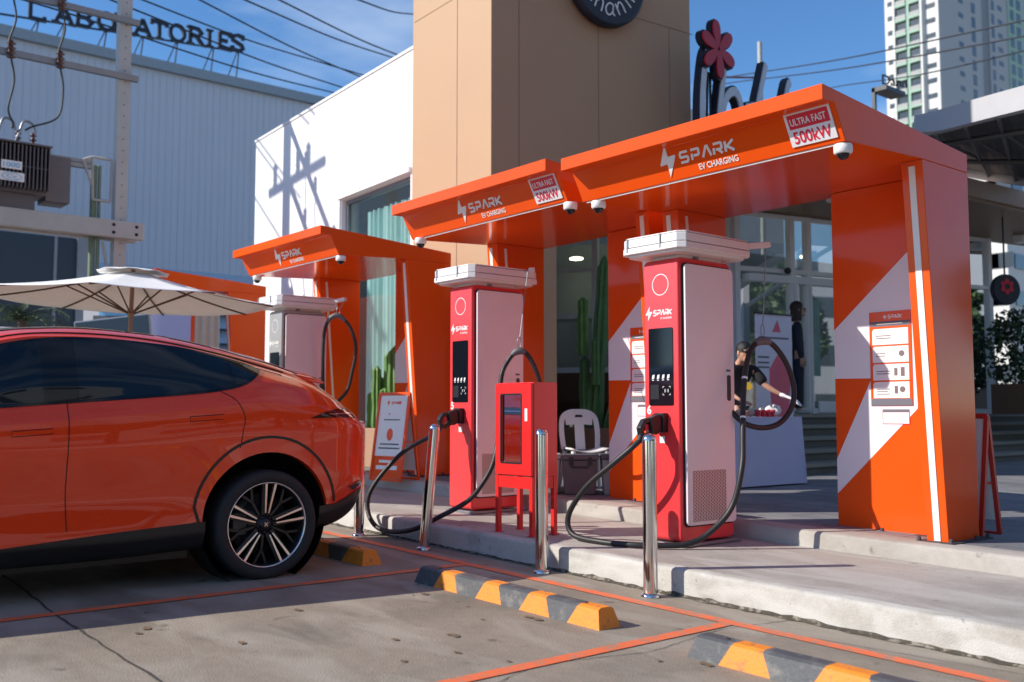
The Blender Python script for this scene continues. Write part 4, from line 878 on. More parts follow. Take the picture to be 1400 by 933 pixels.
def section(y, off):
    zb, hb, hm, hs, hx, zs, zt, ht, zr, hr, zf = [hermite(SX, c, y) for c in SC]
    lo = zb + .16 * (zs - zb) / .7 if False else zb
    pts = [(0, zb), (hb * .6, zb), (hb, zb + .01), (hm - .012, zb + .09), (hm, zb + .17), (hs, .60 if zs > .75 else (zb + zs) / 2 + .04), (hx - .006, zs - .10), (hx, zs), (hx - .012, zs + .55 * (zt - zs)), (ht, zt), (ht - (ht - hr) * .30, zt + (zr - zt) * .42), (hr + (ht - hr) * .16, zr - (zr - zt) * .08), (hr, zr), (hr * .86, zr + (zf - zr) * .52), (hr * .5, zf - (zf - zr) * .14), (0, zf)]
    P = smooth([(a, b, 0) for a, b in pts], 4)
    if off:
        Q = []
        for i, p in enumerate(P):
            t = (P[min(i + 1, len(P) - 1)] - P[max(i - 1, 0)]).normalized(); Q.append(p + Vector((t.y, -t.x, 0)) * off)
        P = Q
    P = [(max(0, p.x), p.y) for p in P]; P[0] = (0, P[0][1]); P[-1] = (0, P[-1][1])
    return P
def car_mesh(off):
    ys = []
    a = -.93
    while a < 3.874: ys.append(a); a += .035 if 0 < a < 3.4 else .018
    ys.append(3.875); R_ = []
    for y in ys:
        P = section(y, off); R_.append([(p[0], y, p[1]) for p in P] + [(-p[0], y, p[1]) for p in P[-2:0:-1]])
    R_[0] = [(x, y - off, z) for x, y, z in R_[0]]; R_[-1] = [(x, y + off, z) for x, y, z in R_[-1]]
    n = len(R_[0]); mb = MB(); vs = [v for r_ in R_ for v in r_]
    fs = [(i * n + k, i * n + (k + 1) % n, (i + 1) * n + (k + 1) % n, (i + 1) * n + k) for i in range(len(R_) - 1) for k in range(n)]
    mb.add(vs, fs, 0, True)
    for r_, s_ in ((0, 1), (len(R_) - 1, -1)):      # rounded end cap: fan of shrinking rings
        cxz = (0, sum(v[2] for v in R_[r_]) / n); prev = r_ * n; base = len(mb.v)
        for q, (sh, dy) in enumerate(((.8, .012), (.5, .022), (.2, .028))):
            mb.v += [(v[0] * sh, v[1] - s_ * dy, cxz[1] + (v[2] - cxz[1]) * sh) for v in R_[r_]]
            cur = base + q * n
            for k in range(n): mb.f.append([prev + k, prev + (k + 1) % n, cur + (k + 1) % n, cur + k]); mb.m.append(0); mb.s.append(True)
            prev = cur
        mb.f.append([prev + k for k in range(n)]); mb.m.append(0); mb.s.append(True)
    return mb
def booled(obj, cutter, op):
    md = obj.modifiers.new('b', 'BOOLEAN'); md.operation = op; md.solver = 'EXACT'; md.object = cutter; bpy.context.view_layer.update()
    me = bpy.data.meshes.new_from_object(obj.evaluated_get(bpy.context.evaluated_depsgraph_get())); obj.modifiers.remove(md); return me
tmp = {}
def shell(off):
    if off not in tmp: tmp[off] = car_mesh(off).build('shell', 'car')
    return tmp[off]
def patch(name, poly, off, mat, x0=.45, x1=1.2, axis='x', parent=None, label=None):
    mb = MB()
    if axis == 'x': mb.prism(poly, x0, x1, 0, lambda u, v, w: Vector((w, u, v)))
    elif axis == 'z': mb.prism(poly, x0, x1, 0, lambda u, v, w: Vector((u, v, w)))
    elif axis == 'y': mb.prism(poly, x0, x1, 0, lambda u, v, w: Vector((u, w, v)))
    c = mb.build('cut', mat); me = booled(shell(off), c, 'INTERSECT'); bpy.data.objects.remove(c)
    o = bpy.data.objects.new(name, me); me.materials.clear(); me.materials.append(M[mat]); me.name = name
    me.polygons.foreach_set('use_smooth', [True] * len(me.polygons)); me.polygons.foreach_set('material_index', [0] * len(me.polygons))
    e = o.modifiers.new('e', 'EDGE_SPLIT'); e.split_angle = R(35)
    col.objects.link(o); o.parent = parent or CAR
    if label: o['label'] = label
    return o
def wide(pts, wd_):
    P = [Vector(p) for p in pts]; L_, R2 = [], []
    for i, p in enumerate(P):
        t = (P[min(i + 1, len(P) - 1)] - P[max(i - 1, 0)]).normalized(); n = Vector((-t.y, t.x)) * wd_ / 2; L_.append((p + n)[:]); R2.append((p - n)[:])
    return L_ + R2[::-1]
def sm2(pts, n=6, closed=False): return [(p.x, p.y) for p in smooth([(a, b, 0) for a, b in pts], n, closed)]
WC = (2.985, .355); FWC = (.095, .355)
cut = MB()
for yc, zc in (WC, FWC):
    for s_ in (1, -1): cut.prism(circ(yc, zc + .03, .445, 56), s_ * .60, s_ * 1.2, 0, lambda u, v, w: Vector((w, u, v)), smooth=True)
cut = cut.build('cut', 'carblack'); me = booled(shell(0), cut, 'DIFFERENCE'); bpy.data.objects.remove(cut)
body = bpy.data.objects.new('body', me); me.name = 'body'; me.materials.clear(); me.materials.append(M['car']); me.polygons.foreach_set('material_index', [0] * len(me.polygons)); me.polygons.foreach_set('use_smooth', [True] * len(me.polygons))
col.objects.link(body); body.parent = CAR; e = body.modifiers.new('e', 'EDGE_SPLIT'); e.split_angle = R(38)
mb = MB()
for yc, zc in (WC, FWC):
    for s_ in (1, -1):
        F = fr((s_ * .60, yc, zc + .03), (0, 1, 0), (0, 0, 1), (s_, 0, 0)); mb.lathe([(.02, .002), (.443, .002), (.443, .30)], 48, 0, F, cap=False)
build_each(mb, 'wheel_arch_liner', 'carblack', CAR)
glass_out = sm2([(.42, 1.045), (.9, 1.075), (1.36, 1.112), (1.74, 1.142), (2.3, 1.187), (2.63, 1.222), (2.83, 1.268), (2.97, 1.35)], 4) + sm2([(3.0, 1.375), (2.89, 1.425), (2.53, 1.500), (2.2, 1.533), (1.88, 1.545), (1.63, 1.53), (1.36, 1.475), (1.05, 1.375), (.75, 1.24), (.5, 1.09)], 4)
def inset(poly, d):
    n = len(poly); out = []; P = [Vector(p) for p in poly]
    area = sum(P[i].x * P[(i + 1) % n].y - P[(i + 1) % n].x * P[i].y for i in range(n))
    for i in range(n):
        t = (P[(i + 1) % n] - P[i - 1]).normalized(); nn = Vector((-t.y, t.x)) * (1 if area > 0 else -1); out.append((P[i] + nn * d)[:])
    return out
def clip(poly, lo=None, hi=None):
    P = poly
    for lim, sg_ in ((lo, 1), (hi, -1)):
        if lim is None: continue
        out = []
        for i in range(len(P)):
            a, b_ = P[i], P[(i + 1) % len(P)]; ia, ib = sg_ * (a[0] - lim) >= 0, sg_ * (b_[0] - lim) >= 0
            if ia: out.append(a)
            if ia != ib: t_ = (lim - a[0]) / (b_[0] - a[0]); out.append((lim, a[1] + (b_[1] - a[1]) * t_))
        P = out
    return P
gi = inset(glass_out, .016)
for s_, X in ((1, (.50, 1.2)), (-1, (-1.2, -.50))):
    tr_ = patch('window_trim', glass_out, .004, 'cargloss', *X)
    for lo, hi in ((None, 1.60), (1.79, 2.74), (2.77, None)): patch('side_window', clip(gi, lo, hi), .0065, 'carglass', *X, parent=CAR)
    # black sill and lower bumper cladding
    patch('sill_cladding', [(.52, .10), (2.56, .10), (2.56, .405), (2.0, .375), (1.4, .332), (.5, .31)], .006, 'carblack', min(X[0] * s_ * 1.0 * s_, X[1]) if 0 else X[0], X[1])
    # arch hairline, door gaps
    arc = [(WC[0] + .505 * math.cos(R(a)) - .0, WC[1] + .05 + .525 * math.sin(R(a))) for a in range(8, 176, 6)] + [(2.518, .40)]
    if s_ == 1:
        patch('arch_trim', wide(arc, .017), .005, 'carblack', *X)
        patch('door_gap', wide([(1.725, 1.15), (1.72, .8), (1.735, .40)], .0045), .0022, 'cargap', *X)
        patch('door_gap', wide(sm2([(2.66, 1.225), (2.75, 1.17), (2.80, 1.06), (2.79, .98), (2.775, .86)], 5), .0042), .0022, 'cargap', *X)
        patch('door_gap', wide([(.62, 1.03), (.60, .7), (.66, .36)], .0045), .0022, 'cargap', *X)
        for hx0, hz in ((2.44, 1.035), (1.42, .955)):
            h_ = [(hx0, hz), (hx0 + .215, hz + .016), (hx0 + .215, hz + .040), (hx0, hz + .026)]
            patch('handle_gap', inset(h_, -.0045), .0022, 'cargap', *X); patch('door_handle', h_, .008, 'car', *X)
# rear: lamp bar, lower bumper, plate recess, rear glass, spoiler
lamp = [(3.27, 1.052), (3.40, 1.098), (3.54, 1.122), (3.95, 1.118), (3.95, 1.052), (3.5, 1.056)]
patch('tail_lamp', lamp, .006, 'lampred', -1.2, 1.2)
patch('lamp_trim', [(3.42, 1.078), (3.58, 1.09), (3.95, 1.085), (3.95, 1.077), (3.58, 1.081)], .010, 'silver', -1.2, 1.2)
patch('rear_bumper_cladding', [(3.36, .20), (3.95, .20), (3.95, .58), (3.72, .545), (3.60, .50), (3.50, .465), (3.36, .455)], .012, 'carblack', -1.2, 1.2)
patch('reflector', [(3.60, .575), (3.73, .61), (3.74, .585), (3.66, .545)], .012, 'lampred', .55, 1.2)
rg = [(-.53, 2.45), (.53, 2.45), (.60, 2.9), (.625, 3.33), (-.625, 3.33), (-.60, 2.9)]
patch('rear_glass', rg, .005, 'carglass', 1.2, 1.8, 'z')
patch('sunroof_glass', [(-.50, 1.2), (.50, 1.2), (.52, 2.35), (-.52, 2.35)], .004, 'carglass', 1.2, 1.8, 'z')
patch('windscreen', [(-.62, .42), (.62, .42), (.56, 1.1), (-.56, 1.1)], .005, 'carglass', .95, 1.8, 'z')
mb = MB()     # roof edge spoiler
SPY = [(3.18, -.01), (3.34, .012), (3.50, .024), (3.58, .018), (3.56, -.004), (3.38, -.03)]
vs = []; NX = 24
for i in range(NX + 1):
    x = -.665 + 1.33 * i / NX; fade = 1 - abs(x / .665) ** 4 * .35
    for yy, dz in SPY:
        P = section(yy if yy < 3.5 else 3.5, 0); zz = max(p[1] for p in P if p[0] >= abs(x) - .03) if any(p[0] >= abs(x) - .03 for p in P) else 1.3
        vs.append((x, yy - abs(x / .665) ** 2 * .05, 1.432 - (yy - 3.2) * .235 + dz * fade - abs(x / .665) ** 2 * .075 + .02))
m_ = len(SPY); mb.add(vs, [(i * m_ + k, i * m_ + (k + 1) % m_, (i + 1) * m_ + (k + 1) % m_, (i + 1) * m_ + k) for i in range(NX) for k in range(m_)] + [tuple(range(m_)), tuple(range(NX * m_, NX * m_ + m_))], 0, True)
mb.build('spoiler', 'car', CAR)
mb = MB()
for s_ in (1, -1): mb.tube(smooth([(s_ * (section(y, 0)[52][0] * 0 + hermite(SX, SC[9], y) + .012), y, hermite(SX, SC[8], y) + .012) for y in (1.15, 1.5, 1.9, 2.3, 2.7, 3.0, 3.18)], 6), .006, 6)
build_each(mb, 'roof_moulding', 'carblack', CAR)
for s_ in list(tmp.values()): bpy.data.objects.remove(s_)
# interior seen through nothing: dark underfloor
mb = MB(); mb.box(-.80, .80, .55, 2.5, .17, .30); mb.box(-.55, .55, 2.5, 3.5, .19, .35); mb.build('underfloor', 'carblack', CAR)
def wheel(yc, side, rot0, y=None):
    F = fr((side * .745, yc, .355), (0, 1, 0), (0, 0, 1), (side, 0, 0)) if side > 0 else fr((side * .745, yc, .355), (0, -1, 0), (0, 0, 1), (side, 0, 0))
    h = MB(); h.lathe([(.07, -.02), (.16, -.02), (.16, .06), (.075, .08), (.07, .1)], 24, 0, F); wl = h.build('wheel', 'brake', CAR)
    t = MB(); t.lathe([(.272, -.02), (.285, -.045), (.325, -.045), (.347, -.03), (.3555, .0), (.357, .06), (.357, .12), (.3555, .175), (.347, .20), (.325, .212), (.295, .208), (.281, .195), (.277, .185)], 72, 0, F, cap=False)
    for g_ in (-.0, .045, .09, .135): t.lathe([(.3575, .018 + g_), (.3578, .021 + g_)], 72, 0, F, cap=False)
    t.build('tyre', 'tyre', wl)
    r_ = MB(); r_.lathe([(.276, .188), (.270, .186), (.262, .165), (.252, .05), (.25, -.03)], 72, 1, F, cap=False); r_.lathe([(.279, .187), (.2785, .194), (.272, .195), (.268, .185)], 72, 0, F, cap=False)
    for k in range(5):
        a = R(rot0 + 72 * k); er = Vector((math.sin(a), math.cos(a))); et = Vector((er.y, -er.x))
        G2 = lambda u, v, w, er=er, et=et: F(*(et * u + er * v), w)
        def sp_(pts, wda, wdb, w0, w1, mt):
            for s2 in (1, -1):
                q = [(s2 * pts[0][0] - wda / 2, pts[0][1]), (s2 * pts[0][0] + wda / 2, pts[0][1]), (s2 * pts[1][0] + wdb / 2, pts[1][1]), (s2 * pts[1][0] - wdb / 2, pts[1][1])]
                r_.add([G2(a_[0], a_[1], w0[0] if j < 2 else w0[1]) for j, a_ in enumerate(q)] + [G2(a_[0], a_[1], w1[0] if j < 2 else w1[1]) for j, a_ in enumerate(q)], [(0, 1, 2, 3), (7, 6, 5, 4), (0, 4, 5, 1), (1, 5, 6, 2), (2, 6, 7, 3), (3, 7, 4, 0)], mt)
        sp_([(.0115, .075), (.034, .272)], .009, .016, (.150, .165), (.168, .185), 0)       # machined twin spokes
        sp_([(.018, .06), (.038, .272)], .026, .030, (.10, .13), (.1495, .1645), 1)
        a2 = R(rot0 + 36 + 72 * k); er2 = Vector((math.sin(a2), math.cos(a2))); et2 = Vector((er2.y, -er2.x)); G3 = lambda u, v, w: F(*(et2 * u + er2 * v), w)
        for p, q in (((0, .07), (0, .17)), ((0, .17), (.045, .262)), ((0, .17), (-.045, .262))): r_.stroke([p, q], .016, .03, 1, G3, w0=.11)
        r_.lathe([(.009, .13), (.009, .157), (.005, .160)], 8, 1, fr(F(er2.x * .052, er2.y * .052, 0), F(1, 0) - F(0, 0), F(0, 1) - F(0, 0)) if side > 0 else fr(F(er2.x * .052, er2.y * .052, 0), F(1, 0) - F(0, 0), F(0, 1) - F(0, 0), (side, 0, 0)))
    r_.lathe([(.07, .09), (.068, .145), (.04, .155), (.038, .168), (.02, .172)], 24, 1, F); r_.build('rim', ['silver', 'black'], wl)
    m2 = MB(); m2.stroke([(-.012, .012), (0, 0), (.012, .012)], .004, .001, 0, F, w0=.1722); m2.stroke([(-.012, -.012), (0, -.0), (.012, -.012)], .004, .001, 0, F, w0=.1726); m2.build('centre_mark', 'silver', wl)
    d = MB(); d.lathe([(.08, .035), (.20, .035), (.20, .06), (.08, .06)], 48, 0, F); d.build('brake_disc', 'brake', wl)
    c = MB(); c.box(-.20, -.10, -.07, .08, .02, .10, 0, F); c.build('brake_caliper', 'grey', wl, bevel=.01)
for yc in (WC[0], FWC[0]):
    for sd_ in (1, -1): wheel(yc, sd_, 5)
# ================================================================ UTILITY FRAME, TRANSFORMER, WIRES
U = thing('transformer_pole', 'concrete pole structure with cross arms and a long beam, left background', 'utility pole', (-17.25, 5.58, 0))
mb = MB(); mb.box(-17.35, -17.15, 5.48, 5.68, 0, 10.5); mb.box(-17.35, -17.15, .9, 1.1, 0, 8.0)
po = build_each(mb, 'pole', 'conc_pole', U, True)[0]
mb = MB()
for k in range(48): mb.lathe([(.011, 0), (.011, .004)], 6, 0, fr((-17.1495, 5.58, .6 + k * .2), (0, 1, 0), (0, 0, 1), (1, 0, 0)))
mb.build('pole_holes', 'dark', po, True)
mb = MB()
for x in (-17.14, -17.50): mb.box(x, x + .14, .3, 5.93, 4.07, 4.36)
bm_ = mb.build('beam', 'conc_pole', U, True, bevel=.01)
mb = MB()
for y in (5.42, 5.80, .9):
    for z in (4.15, 4.28): mb.lathe([(.028, 0), (.028, .01), (.014, .011), (.014, .03)], 8, 0, fr((-17.0, y, z), (0, 1, 0), (0, 0, 1), (1, 0, 0)))
build_each(mb, 'bolt', 'dark', bm_, True)
for z in (6.87, 7.86):
    mb = MB(); mb.box(-17.14, -17.05, .2, 5.78, z - .05, z + .05); mb.build('cross_arm', 'steel', U, True)
mb = MB()
for a, b_ in (((-17.2, 5.10, 5.42), (-17.2, 5.42, 5.42)), ((-17.2, 5.10, 5.42), (-17.2, 5.12, 4.70)), ((-17.2, 5.42, 5.42), (-17.2, 5.42, 4.70)), ((-17.2, 5.12, 4.70), (-17.2, 5.42, 4.70)), ((-17.2, 4.95, 5.35), (-17.2, 5.12, 4.9)), ((-17.2, 4.95, 5.35), (-17.2, 5.10, 5.42)), ((-17.2, 5.3, 4.0), (-17.2, 5.42, 3.4))): mb.tube([a, b_], .024, 4)
build_each(mb, 'steel_bracket', 'conc_pole', U, True)
mb = MB(); mb.tube([(-17.3, 5.16, 5.3), (-17.3, 5.17, 0)], .055, 8); mb.tube([(-17.25, 5.24, 5.3), (-17.25, 5.25, 0)], .03, 8); mb.build('conduit', pm('conduit_green', (.16, .22, .15, 1), .7, var=.2), U, True)
mb = MB(); mb.box(-17.3, -17.2, 3.2, 5.1, 5.30, 5.36); mb.box(-17.3, -17.2, 4.6, 5.1, 5.22, 5.29); mb.build('cable_tray', 'steel', U, True)
def insul(t, p, h=.26, r=.05):
    mb = MB(); pr_ = []
    for k in range(4): z = h * k / 4; pr_ += [(r * .45, z), (r, z + h * .06), (r * .5, z + h * .16)]
    mb.lathe(pr_ + [(r * .3, h)], 12, 0, fr(p)); mb.build('insulator', 'porcelain', t, True)
for z in (6.87, 7.86):
    for y in (4.49, 3.75, 2.4, 1.6): insul(U, (-17.0, y, z - .12), .3, .07)
UP = thing('utility_pole', 'concrete pole with one cross arm, seen by its shadow on the white wall', 'utility pole', (-19.15, 2.15, 0))
mb = MB(); mb.box(-19.25, -19.05, 2.05, 2.25, 0, 12); mb.build('pole', 'conc_pole', UP, True)
mb = MB(); mb.box(-20.1, -17.6, 1.95, 2.045, 9.40, 9.53); mb.build('cross_arm', 'steel', UP, True)
for x in (-18.75, -18.3, -19.8): insul(UP, (x, 2.0, 9.53), .42, .10)
TR = thing('transformer', 'grey finned transformer marked 1000 on the concrete beam', 'transformer', (-17.3, 3.6, 4.36))
mb = MB(); mb.box(-17.6, -17.0, 2.6, 4.34, 4.62, 5.36); mb.box(-17.5, -17.1, 2.7, 4.2, 4.37, 4.62); mb.build('tank', 'transf', TR, True)
mb = MB(); y = 2.64
while y < 4.33: mb.box(-16.999, -16.80, y, y + .016, 4.66, 5.34); y += .058
mb.box(-17.55, -17.05, 4.35, 4.72, 4.55, 5.30); mb.build('cooling_fins', 'transf', TR, True)
mb = MB(); mb.box(-16.9, -16.84, 2.6, 4.34, 5.0, 5.02); mb.box(-17.62, -16.78, 2.58, 4.36, 5.361, 5.385); mb.build('tank_lid', 'transf', TR, True)
SF2 = fr((-16.79, 0, 0), (0, 1, 0), (0, 0, 1), (1, 0, 0))
mb = MB(); mb.box(3.62, 3.92, 4.93, 5.06, 0, .006, 0, SF2); pl_ = mb.build('number_plate', 'white', TR, True)
mb = MB(); text(mb, '1000', SF2, 3.65, 4.955, h=.08, wd=.24, d=.003, off=.02, w0=.0065); mb.build('number', 'blueprint', pl_, True)
mb = MB(); mb.box(3.60, 3.96, 4.74, 4.88, 0, .006, 0, SF2); pl_ = mb.build('maker_plate', 'white', TR, True)
mb = MB(); mb.stroke(circ(3.78, 4.81, .14, 28, .055), .012, .003, 0, SF2, closed=True, w0=.0065); text(mb, 'Cc', SF2, 3.70, 4.785, h=.055, wd=.15, d=.003, w0=.0065, off=.01); mb.build('maker_mark', 'blueprint', pl_, True)
for y in (3.05, 3.5, 3.95, 4.18): insul(TR, (-17.25, y, 5.38), .30, .055)
for y in (3.9, 4.2):
    mb = MB(); mb.tube(smooth([(-17.2, y, 5.66), (-17.2, y - .05, 5.80), (-17.2, y - .18, 5.82), (-17.2, y - .25, 5.6), (-17.3, y - .3, 5.4)], 6), .022, 6); mb.build('bushing_lead', 'steel', TR, True)
def wire(name, pts, r, label, cat='cable', group=None, n=10):
    mb = MB(); mb.tube(smooth(pts, n), r, 6); return tag(mb.build(name, 'cable'), label, cat, group)
for y, lb in ((4.49, 'nearer the pole'), (3.75, 'at the left edge')):
    wire('jumper_cable', [(-16.98, y, 7.75), (-16.98, y + .05, 7.4), (-16.98, y - .04, 7.0), (-16.98, y, 6.75), (-17.0, y + .06, 6.4), (-17.05, y - .0, 5.95), (-17.15, y - .35 if y > 4 else y + .1, 5.75), (-17.2, y - .45 if y > 4 else y + .1, 5.68)], .016, 'black jumper cable hanging from the cross arms to the transformer, %s' % lb)
WL_ = [((-23.77, 7.91, 11.13), (-29.7, 16.24, 13.05)), ((-22.86, 9.01, 11.13), (-28.83, 17.35, 12.53)), ((-22.08, 9.95, 11.06), (-28.11, 18.14, 13.2)), ((-21.55, 10.58, 11.06), (-27.56, 18.82, 13.03)),
       ((-23.92, 7.82, 10.27), (-29.45, 16.66, 12.01)), ((-23.61, 8.14, 10.71), (-29.25, 16.88, 12.18)), ((-20.33, 12.06, 11.06), (-27.55, 18.65, 14.7))]
for i, (a, b_) in enumerate(WL_):
    a, b_ = Vector(a), Vector(b_); d = b_ - a
    wire('power_line', [a - d * .8, a - d * .3 + Vector((0, 0, .05)), a, a + d * .5 - Vector((0, 0, .10)), b_, b_ + d * .5 + Vector((0, 0, .1)), b_ + d], .022, 'thin dark power line crossing the sky left of the tan tower', 'power line', 'power lines left of the tower')
WR_ = [((-24.38, 31.89, 14.63), (-10.1, 24.43, 10.56)), ((-24.3, 32.01, 14.4), (-10.12, 24.45, 10.18)), ((-21.49, 35.41, 14.28), (-10.14, 24.47, 9.83))]
for a, b_ in WR_:
    a, b_ = Vector(a), Vector(b_); d = b_ - a
    wire('power_line', [a - d * .25, a, a + d * .5 - Vector((0, 0, .12)), b_, b_ + d * .5 + Vector((0, 0, .2))], .022, 'thin dark power line crossing the sky over the right of the photo', 'power line', 'power lines right of the tower')
ms = thing('rooftop_mast', 'thin pale mast rising behind the script letters', 'pole', (-17.8, 24.5, 0)); mb = MB(); mb.tube([(-17.8, 24.5, 0), (-17.8, 24.5, 12.3)], .07, 8); mb.build('mast', 'conc_pole', ms, True)
mb = MB(); mb.tube([(-17.8, 24.5, 11.2), (-19.0, 23.4, 11.3)], .03, 6); mb.lathe([(.08, 0), (.09, .12), (.05, .2), (.09, .3), (.05, .4)], 10, 0, fr((-19.0, 23.4, 11.3))); mb.build('insulator', 'porcelain', ms, True)
ss = thing('rooftop_sign', 'small dark bracket sign on a post beside the apartment tower', 'sign', (-15.63, 27.15, 0))
mb = MB(); mb.box(-15.68, -15.58, 27.1, 27.2, 0, 10.9); mb.box(-15.68, -15.2, 27.1, 28.2, 10.75, 10.88); mb.build('post', 'black', ss, True)
mb = MB(); text(mb, 'Dann', fr((-15.4, 27.2, 10.95), Vector((.3, .95, 0)).normalized(), (0, 0, 1)), 0, 0, h=.30, wd=.95, d=.04); mb.build('lettering', 'black', ss, True)

# ---- grey roof structure at the right edge
gr = thing('grey_roof_structure', 'large grey edged roof with dark lattice underside, at the right edge', 'roof', (-4.5, 15, 4.9))
EP = smooth([(-7.2, 13.59, 5.44), (-6.62, 13.21, 5.32), (-5.89, 12.84, 5.23), (-5.22, 12.56, 5.16), (-4.44, 12.25, 5.08), (-2.5, 11.6, 4.9)], 5)
n = len(EP); TH = [.25 + .05 * min(1, i / 5) for i in range(n)]
mb = MB(); vs = []
for p, th in zip(EP, TH): vs += [p, p - Vector((0, 0, th)), p - Vector((.06, -.14, th)), p + Vector((-.9, 1.6, .12))]
mb.add(vs, [(4 * i + k, 4 * i + 4 + k, 4 * i + 4 + (k + 1) % 4, 4 * i + (k + 1) % 4) for i in range(n - 1) for k in range(4)] + [(0, 1, 2, 3)], 0, False); mb.build('fascia', 'roofgrey', gr, True)
bk = lambda p, f: p + Vector((-1.6, 4.2, .50 - .27 * (p.x + 7.2))) * f + Vector((0, 0, -.24))
mb = MB(); vs = []
for p in EP: vs += [bk(p, .03) + Vector((0, 0, .02)), bk(p, 1)]
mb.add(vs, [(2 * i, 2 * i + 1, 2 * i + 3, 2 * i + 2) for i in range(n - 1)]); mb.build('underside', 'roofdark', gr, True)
mb = MB()
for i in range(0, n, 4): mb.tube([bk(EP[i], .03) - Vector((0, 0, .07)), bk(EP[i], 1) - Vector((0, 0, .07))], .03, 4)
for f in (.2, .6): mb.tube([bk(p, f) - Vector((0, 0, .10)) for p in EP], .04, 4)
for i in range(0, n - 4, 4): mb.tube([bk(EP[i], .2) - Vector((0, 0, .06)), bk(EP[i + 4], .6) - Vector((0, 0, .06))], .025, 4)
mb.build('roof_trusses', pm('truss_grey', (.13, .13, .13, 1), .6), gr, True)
mb = MB(); mb.tube([bk(p, 1) - Vector((0, 0, .02)) for p in EP], .11, 6); mb.tube([bk(p, 1.1) - Vector((0, 0, .25)) for p in EP], .05, 6)
mb.box(-3.9, -3.75, 16.3, 16.45, 0, 4.4); build_each(mb, 'gutter_or_post', 'roofgrey', gr, True)
hs = thing('hanging_round_sign', 'round black sign with a red flower, hung beside the shopfront post', 'sign', (-7.62, 17.27, 3.25))
F = fr((-7.62, 17.27, 3.22), Vector((.45, .89, 0)).normalized(), (0, 0, 1)); mb = MB(); mb.lathe([(.26, -.05), (.27, 0), (.26, .05)], 28, 0, F); mb.build('disc', 'navyl', hs, True)
mb = MB()
for k in range(6):
    a = R(60 * k + 30); mb.prism(circ(.09 * math.cos(a), .05 + .09 * math.sin(a), .045, 10), .051, .056 + k * .001, 0, F)
mb.build('red_flower', 'signred', hs, True); mb = MB(); mb.tube([(-7.62, 17.27, 3.48), (-7.62, 17.27, 4.5)], .015, 6); mb.build('rod', 'black', hs, True)

# ---- leafy things
def leaves(mb, c, r, n, size, rnd, lit=0):
    for _ in range(n):
        while True:
            p = Vector((rnd.uniform(-1, 1), rnd.uniform(-1, 1), rnd.uniform(-1, 1)))
            if p.length < 1: break
        p = p.normalized() * (p.length ** .5); q = Vector(c) + Vector((p.x * r[0], p.y * r[1], p.z * r[2])); s = size * rnd.uniform(.6, 1.4)
        a = Vector((rnd.gauss(0, 1), rnd.gauss(0, 1), rnd.gauss(0, 1))).normalized(); b_ = a.cross(Vector((rnd.gauss(0, 1), rnd.gauss(0, 1), .3))).normalized()
        mb.add([q - a * s, q + b_ * s * .45, q + a * s, q - b_ * s * .45], [(0, 1, 2, 3)], rnd.choice((0, 0, 1)))
def tree(label, x, y, h, r, seed, n=2600, size=.22):
    rnd = random.Random(seed); t = thing('street_tree', label, 'tree', (x, y, 0)); mb = MB()
    mb.tube([(x, y, 0), (x + .1, y, h * .3), (x, y + .1, h * .55)], [.22, .17, .12], 8)
    cl = [(x + rnd.uniform(-1, 1) * r * .6, y + rnd.uniform(-1, 1) * r * .6, h * rnd.uniform(.5, .95)) for _ in range(9)]
    for c in cl: mb.tube([(x, y, h * .45), ((x + c[0]) / 2, (y + c[1]) / 2, h * .6), c], [.09, .06, .02], 6)
    mb.build('trunk', 'bark', t, True); mb = MB()
    for c in cl: leaves(mb, c, (r * .45, r * .45, r * .36), n // 9, size, rnd)
    mb.build('crown', ['leaf', 'leafd'], t, True)
tree('broad tree across the street, mirrored low in the left of the shopfront', 9, 11, 5.2, 2.6, 1)
tree('broad tree across the street, mirrored beside the shop door', 12, 17, 6.4, 3.0, 2)
tree('slim tree across the street, mirrored at the right of the shopfront', 11, 24, 6.0, 2.6, 3)
tree('tree across the street, mirrored above the planters', 4, 27, 5.5, 2.5, 4)
for q_, (tx, ty, th_, tr_) in enumerate(((17, 4, 7, 3.6), (19, 10, 8, 4), (16, -3, 7, 3.6), (22, 17, 9, 4.2), (15, -10, 7, 3.5), (20, 26, 9, 4.5))):  # unseen row added to darken reflections in canopy legs and car
    tree(('unseen tree added behind the photographer, first of the row', 'tall unseen tree added behind the photographer, by the flats', 'unseen tree added behind the photographer, third of the row', 'unseen tree added before the mirrored flats', 'unseen tree added behind the photographer, far end of the row', 'wide unseen tree added at the far side of the flats')[q_], tx, ty, th_, tr_, 20 + q_, 6500, .40)
rnd = random.Random(8)
hd = thing('dark_hedge', 'dense dark hedge in a low brown planter at the right edge of the landing', 'hedge', (-7.6, 18.5, 1.1)); mb = MB()
for k in range(9): leaves(mb, (-7.75 + k * .16, 17.75 + k * .50, 2.15 + .12 * (k % 3)), (.42, .5, .8), 900, .055, rnd)
mb.build('foliage', ['leafd', 'leaf'], hd, True); mb = MB(); mb.prism([(-8.0, 17.45), (-7.3, 17.25), (-5.6, 22.5), (-6.3, 22.7)], 1.10, 1.62); mb.build('planter', 'wood', hd, True)
